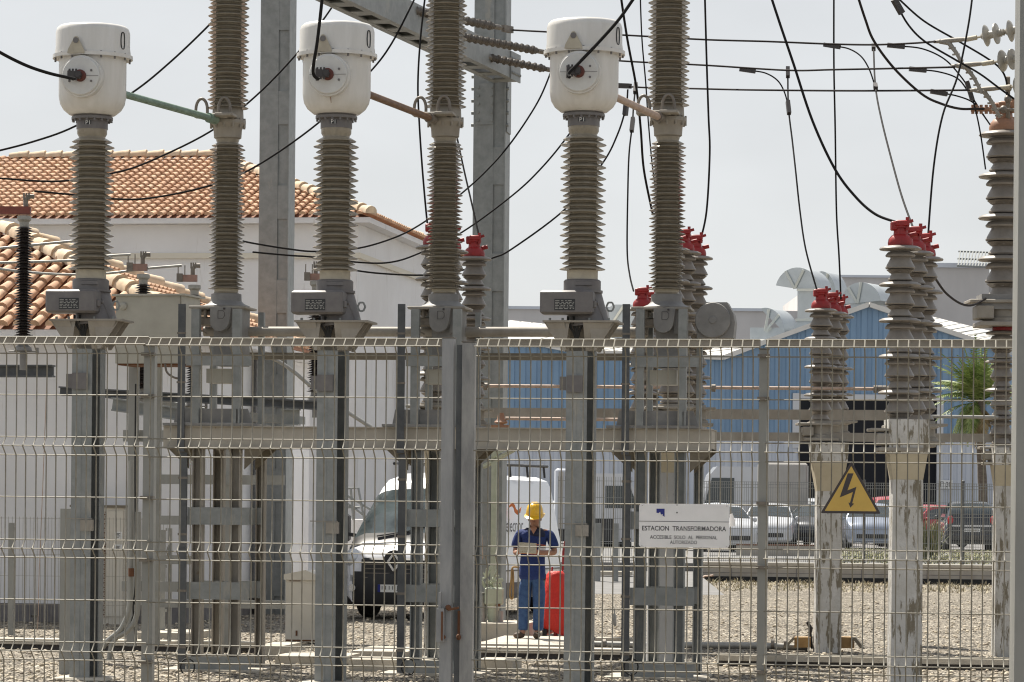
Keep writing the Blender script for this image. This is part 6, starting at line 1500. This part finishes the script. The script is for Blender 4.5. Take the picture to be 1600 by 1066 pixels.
# litter by the pillar
for (pts, Y, lb) in (([(1241, 996), (1266, 996), (1266, 1012), (1241, 1012)], 41.6, 'brown block lying left of the second peeling pillar'), ([(1313, 996), (1333, 996), (1334, 1013), (1313, 1013)], 41.6, 'brown block lying right of the second peeling pillar')):
    m = MB(); m.pxprism(pts, Y, .25); o = m.build('wooden_block', M['wood'], smooth=0); tag(o, lb, 'block', 'brown blocks at the pillar foot')
for (q, Y, lb) in (([(1223, 1012), (1239, 996), (1240, 1000), (1228, 1013)], 41.5, 'curled grey sheet leaning on the left brown block'), ([(1330, 996), (1337, 996), (1352, 1015), (1344, 1013)], 41.5, 'curled grey sheet leaning on the right brown block')):
    m = MB(); m.pxprism(q, Y, .2); o = m.build('curled_sheet', M['olive'], smooth=0); tag(o, lb, 'sheet', 'curled sheets at the pillar foot')
b = MB(); b.tube([P(x, y, 41.2) for x, y in ((1261, 972), (1267, 982), (1266, 990), (1269, 1014))], [.02, .03, .02, .018], 6); o = b.build('black_stick', M['rubber'], smooth=60); tag(o, 'bent black strip standing against the second peeling pillar', 'strip')
b = MB(); b.tube([P(x, y, 60) for x, y in spline([(1093, 906), (1100, 901), (1108, 900), (1115, 899)], 4)], .02, 6); o = b.build('cable_end', M['tube_pink'], smooth=60); tag(o, 'loose cable end poking from the gravel right of the right breaker leg', 'cable')
b = MB(); p = P(960, 968, 49); b.lathe([(.03, 0), (.035, .05), (.03, .16), (.012, .2), (.012, .28)], 12, (p.x, p.y, 0)); o = b.build('marker_cone', M['tube_grey'], smooth=40); tag(o, 'small pale marker stub standing in the gravel left of the right breaker leg', 'marker')
b = MB(); b.box(P(48, 963, 46).x, P(58, 963, 46).x, 46, 46.05, P(50, 965, 46).z, P(50, 961, 46).z); b.tube([P(53, 965, 46), P(51, 990, 46)], .01, 6); o = b.build('garden_spike', M['black'], smooth=0); tag(o, 'small black box on a spike by the white wall at the left', 'box')
b = MB(); b.tube([P(x, y, 45) for x, y in spline([(74, 560), (71, 650), (66, 780), (61, 900), (58, 985), (46, 1002)], 5)], .006, 6); o = b.build('thin_cord', M['tube_pink'], smooth=60); tag(o, 'thin reddish cord hanging down the white wall at the left', 'cord')

# ------------------------------------------------------------------ cables
b = MB(); b.tube([P(1517, 171, 40.1), P(1550, 171, 40.1)], .03, 10)
for px in (1520, 1526, 1533, 1541, 1548): b.cyl(P(px, 164, 40.1), P(px, 178, 40.1), .022, 6)
o = b.build('terminal_connector', M['browncap'], smooth=40); tag(o, 'rusty bolted connector lying above the brown cap at the right edge', 'connector')
m = MB(); m.tube([P(1550, 171, 40.1), P(1590, 172, 40.1)], .022, 8); m.tube([P(1575, 120, 40.2), P(1575, 188, 40.4)], .028, 8)
for (x, y) in ((1568, 171), (1575, 138), (1575, 155)): m.ball(P(x, y, 40.1), .05, 8, 6)
m.build('stem', M['clamp'], o, False, 50)
def cable(label, pts, r=.0125, y0=None, y1=None, m_='cable', clamps=(), grp='overhead cables'):
    # pts in photograph pixels, depth runs from y0 to y1 along the cable
    n = len(pts) - 1; q = [(x, y, y0 + (y1 - y0) * i / n) for i, (x, y) in enumerate(pts)]
    mb = MB(); mb.tube([P(*p) for p in spline(q, 7)], r, 7); o = mb.build('overhead_cable', M[m_], smooth=60); tag(o, label, 'cable', grp)
    for (i, w_) in clamps:
        a = P(*q[i]); b_ = P(*q[i + 1]) if i < n else a * 2 - P(*q[i - 1]); d = (b_ - a).normalized()
        cm = MB(); cm.bar(a - d * w_ / 2, a + d * w_ / 2, r * 4.5, r * 5.5); cm.build('clamp', M['clamp_dark'], o, False, 0)
    return o
cable('thick black cable sagging from the left edge to the first transformer plate', [(-30, 62), (0, 82), (40, 102), (75, 114), (105, 121), (116, 123)], .017, 31.5, 32.6)
cable('thick black cable dropping from above to the second transformer plate', [(506, -30), (501, 20), (495, 70), (490, 100), (490, 117), (498, 124)], .017, 32.0, 32.25)
cable('thick dark cable rising from the third transformer plate to the upper right', [(1030, -60), (990, -2), (965, 33), (930, 72), (904, 99), (888, 115), (890, 121)], .017, 32.2, 31.95)
cable('thin cable from the left edge rising behind the leftmost transformer to the first breaker pole', [(-20, 240), (50, 222), (118, 197), (205, 146), (265, 98), (328, 38), (372, -10)], .0125, 38, 38.6)
cable('thin cable sagging over the tile roof and rising behind the second transformer head', [(-20, 277), (60, 283), (108, 282), (175, 271), (230, 254), (328, 206), (400, 150), (464, 84), (503, 34), (540, -20)], .0125, 39, 41)
cable('cable from the left arrester elbow, lowest over the tile roof, rising to the slanting beam', [(54, 299), (110, 304), (180, 311), (240, 309), (328, 290), (400, 260), (499, 191), (576, 115), (612, 68), (647, 0), (655, -20)], .0125, 38.5, 41)
cable('cable sagging behind the second transformer up to the lowest string insulator', [(380, 377), (400, 381), (450, 389), (494, 393), (560, 388), (620, 370), (666, 345), (717, 306), (761, 266), (800, 221), (840, 160), (861, 112)], .0125, 42, 45.5)
cable('middle sagging cable between the second transformer and the third head', [(395, 394), (450, 399), (492, 402), (560, 410), (610, 410), (655, 396), (722, 363), (800, 306), (843, 266), (884, 217), (930, 150), (966, 98)], .0125, 42.5, 46)
cable('lowest sagging cable rising past the third transformer to the lowest line conductor', [(545, 421), (590, 427), (660, 430), (720, 423), (768, 404), (800, 389), (884, 326), (941, 256), (965, 210), (978, 168), (981, 140)], .0125, 43, 43.5, clamps=((9, .22),))
cable('cable dropping just left of the second breaker pole to a red cap', [(666, -20), (657, 60), (653, 130), (655, 190), (660, 265), (667, 343), (670, 360)], .0115, 37.5, 36.5)
cable('short cable dropping right of the second breaker pole to a red cap', [(712, 205), (725, 266), (737, 318), (749, 372)], .0115, 39.5, 38.5)
cable('cable crossing between the third head and third breaker pole, left one', [(968, -20), (980, 60), (994, 135), (1001, 200), (1006, 265), (1020, 335)], .014, 36, 38)
cable('thin cable close beside the third breaker pole', [(1000, -20), (1003, 60), (1009, 130), (1013, 190), (1020, 265), (1030, 330)], .0095, 40, 40)
cable('dropper from the lowest line conductor to the low red cap left of the third pole', [(993, 138), (990, 165), (988, 195), (983, 240), (981, 300), (980, 391), (984, 430), (990, 455)], .0115, 43, 41.3, clamps=((0, .18), (2, .22)))
cable('cable falling right of the third breaker pole to a red cap', [(1101, -20), (1104, 90), (1107, 180), (1109, 240), (1104, 330), (1094, 377)], .0125, 38.6, 38.6)
cable('thick cable curving down to the front post of the tall red cluster', [(1200, -20), (1218, 35), (1240, 100), (1270, 190), (1305, 265), (1338, 309), (1368, 335), (1399, 347)], .014, 33, 32)
cable('straight cable falling to the rear post of the lower red cluster', [(1303, -20), (1303, 100), (1305, 200), (1307, 330), (1311, 400), (1314, 468)], .0125, 43.5, 44.2)
cable('dropper from the middle line conductor to the front post of the lower red cluster', [(1231, 113), (1232, 168), (1238, 220), (1243, 265), (1250, 330), (1259, 390), (1276, 452)], .0115, 43, 41, clamps=((0, .16), (1, .22)))
cable('dropper from the topmost line conductor to the middle post of the tall red cluster', [(1365, 74), (1368, 136), (1378, 190), (1395, 257), (1410, 310), (1427, 357)], .0115, 42, 33.5, clamps=((0, .16), (1, .22)))
cable('cable leaning from the top edge to the rear post of the tall red cluster', [(1521, -20), (1513, 40), (1496, 120), (1473, 180), (1459, 260), (1450, 370)], .0115, 36, 35)
cable('thick brown cable curving to the rusty cap post at the right edge', [(1336, -20), (1352, 30), (1366, 65), (1398, 108), (1440, 147), (1470, 162), (1500, 170), (1530, 170), (1560, 172)], .016, 38, 40.3, m_='conductor')
cable('cable from the top edge sweeping right across the disc insulators, lower one', [(1393, -20), (1403, 10), (1420, 40), (1445, 65), (1490, 92), (1530, 115), (1560, 137), (1600, 166)], .0125, 38, 38.5, clamps=((1, .2),))
cable('cable from the top edge sweeping right over the disc insulators, upper one', [(1395, -12), (1408, 2), (1445, 34), (1500, 66), (1545, 93), (1565, 110), (1573, 130), (1574, 160)], .0125, 39, 40.2)
cable('short brown loop between the tall red cluster and the grey support box', [(1452, 420), (1462, 436), (1478, 458), (1500, 474), (1520, 477), (1541, 466)], .014, 35.2, 40.3, m_='conductor')
cable('jumper arc from the topmost conductor, left one', [(1300, 72), (1325, 76), (1345, 88), (1358, 108), (1367, 134)], .010, 42.5, 42, clamps=((0, .24),))
cable('jumper arc from the middle conductor down to its dropper', [(1168, 110), (1195, 114), (1215, 126), (1226, 145), (1232, 168)], .010, 43, 43, clamps=((0, .22),))
cable('jumper arc from the topmost conductor near the discs', [(1400, 72), (1440, 76), (1475, 92), (1500, 118), (1515, 142), (1525, 175), (1533, 215), (1540, 265)], .010, 40, 40, clamps=((0, .22), (4, .25)))
cable('jumper arc from the middle conductor near the discs', [(1434, 109), (1465, 112), (1495, 122), (1512, 142), (1528, 166), (1540, 185)], .010, 40, 40.2, clamps=((0, .22),))
cable('jumper arc from the lowest conductor near the discs', [(1467, 145), (1495, 150), (1520, 160), (1535, 178), (1547, 195)], .010, 40, 40.2, clamps=((0, .22),))
cable('topmost line conductor running across the sky to the disc insulators', [(800, 47), (857, 50), (975, 55), (1100, 62), (1200, 65), (1300, 69), (1365, 70), (1420, 68), (1462, 65)], .0125, 43.5, 39, m_='conductor', grp='line conductors')
cable('middle line conductor running across the sky to the disc insulators', [(868, 85), (966, 95), (1100, 102), (1230, 110), (1300, 109), (1400, 107), (1492, 105)], .0125, 44.5, 39, m_='conductor', grp='line conductors')
cable('lowest line conductor running across the sky to the disc insulators', [(872, 112), (966, 134), (1100, 139), (1200, 141), (1350, 142), (1515, 141)], .0125, 45.6, 39, m_='conductor', grp='line conductors', clamps=((1, .5),))
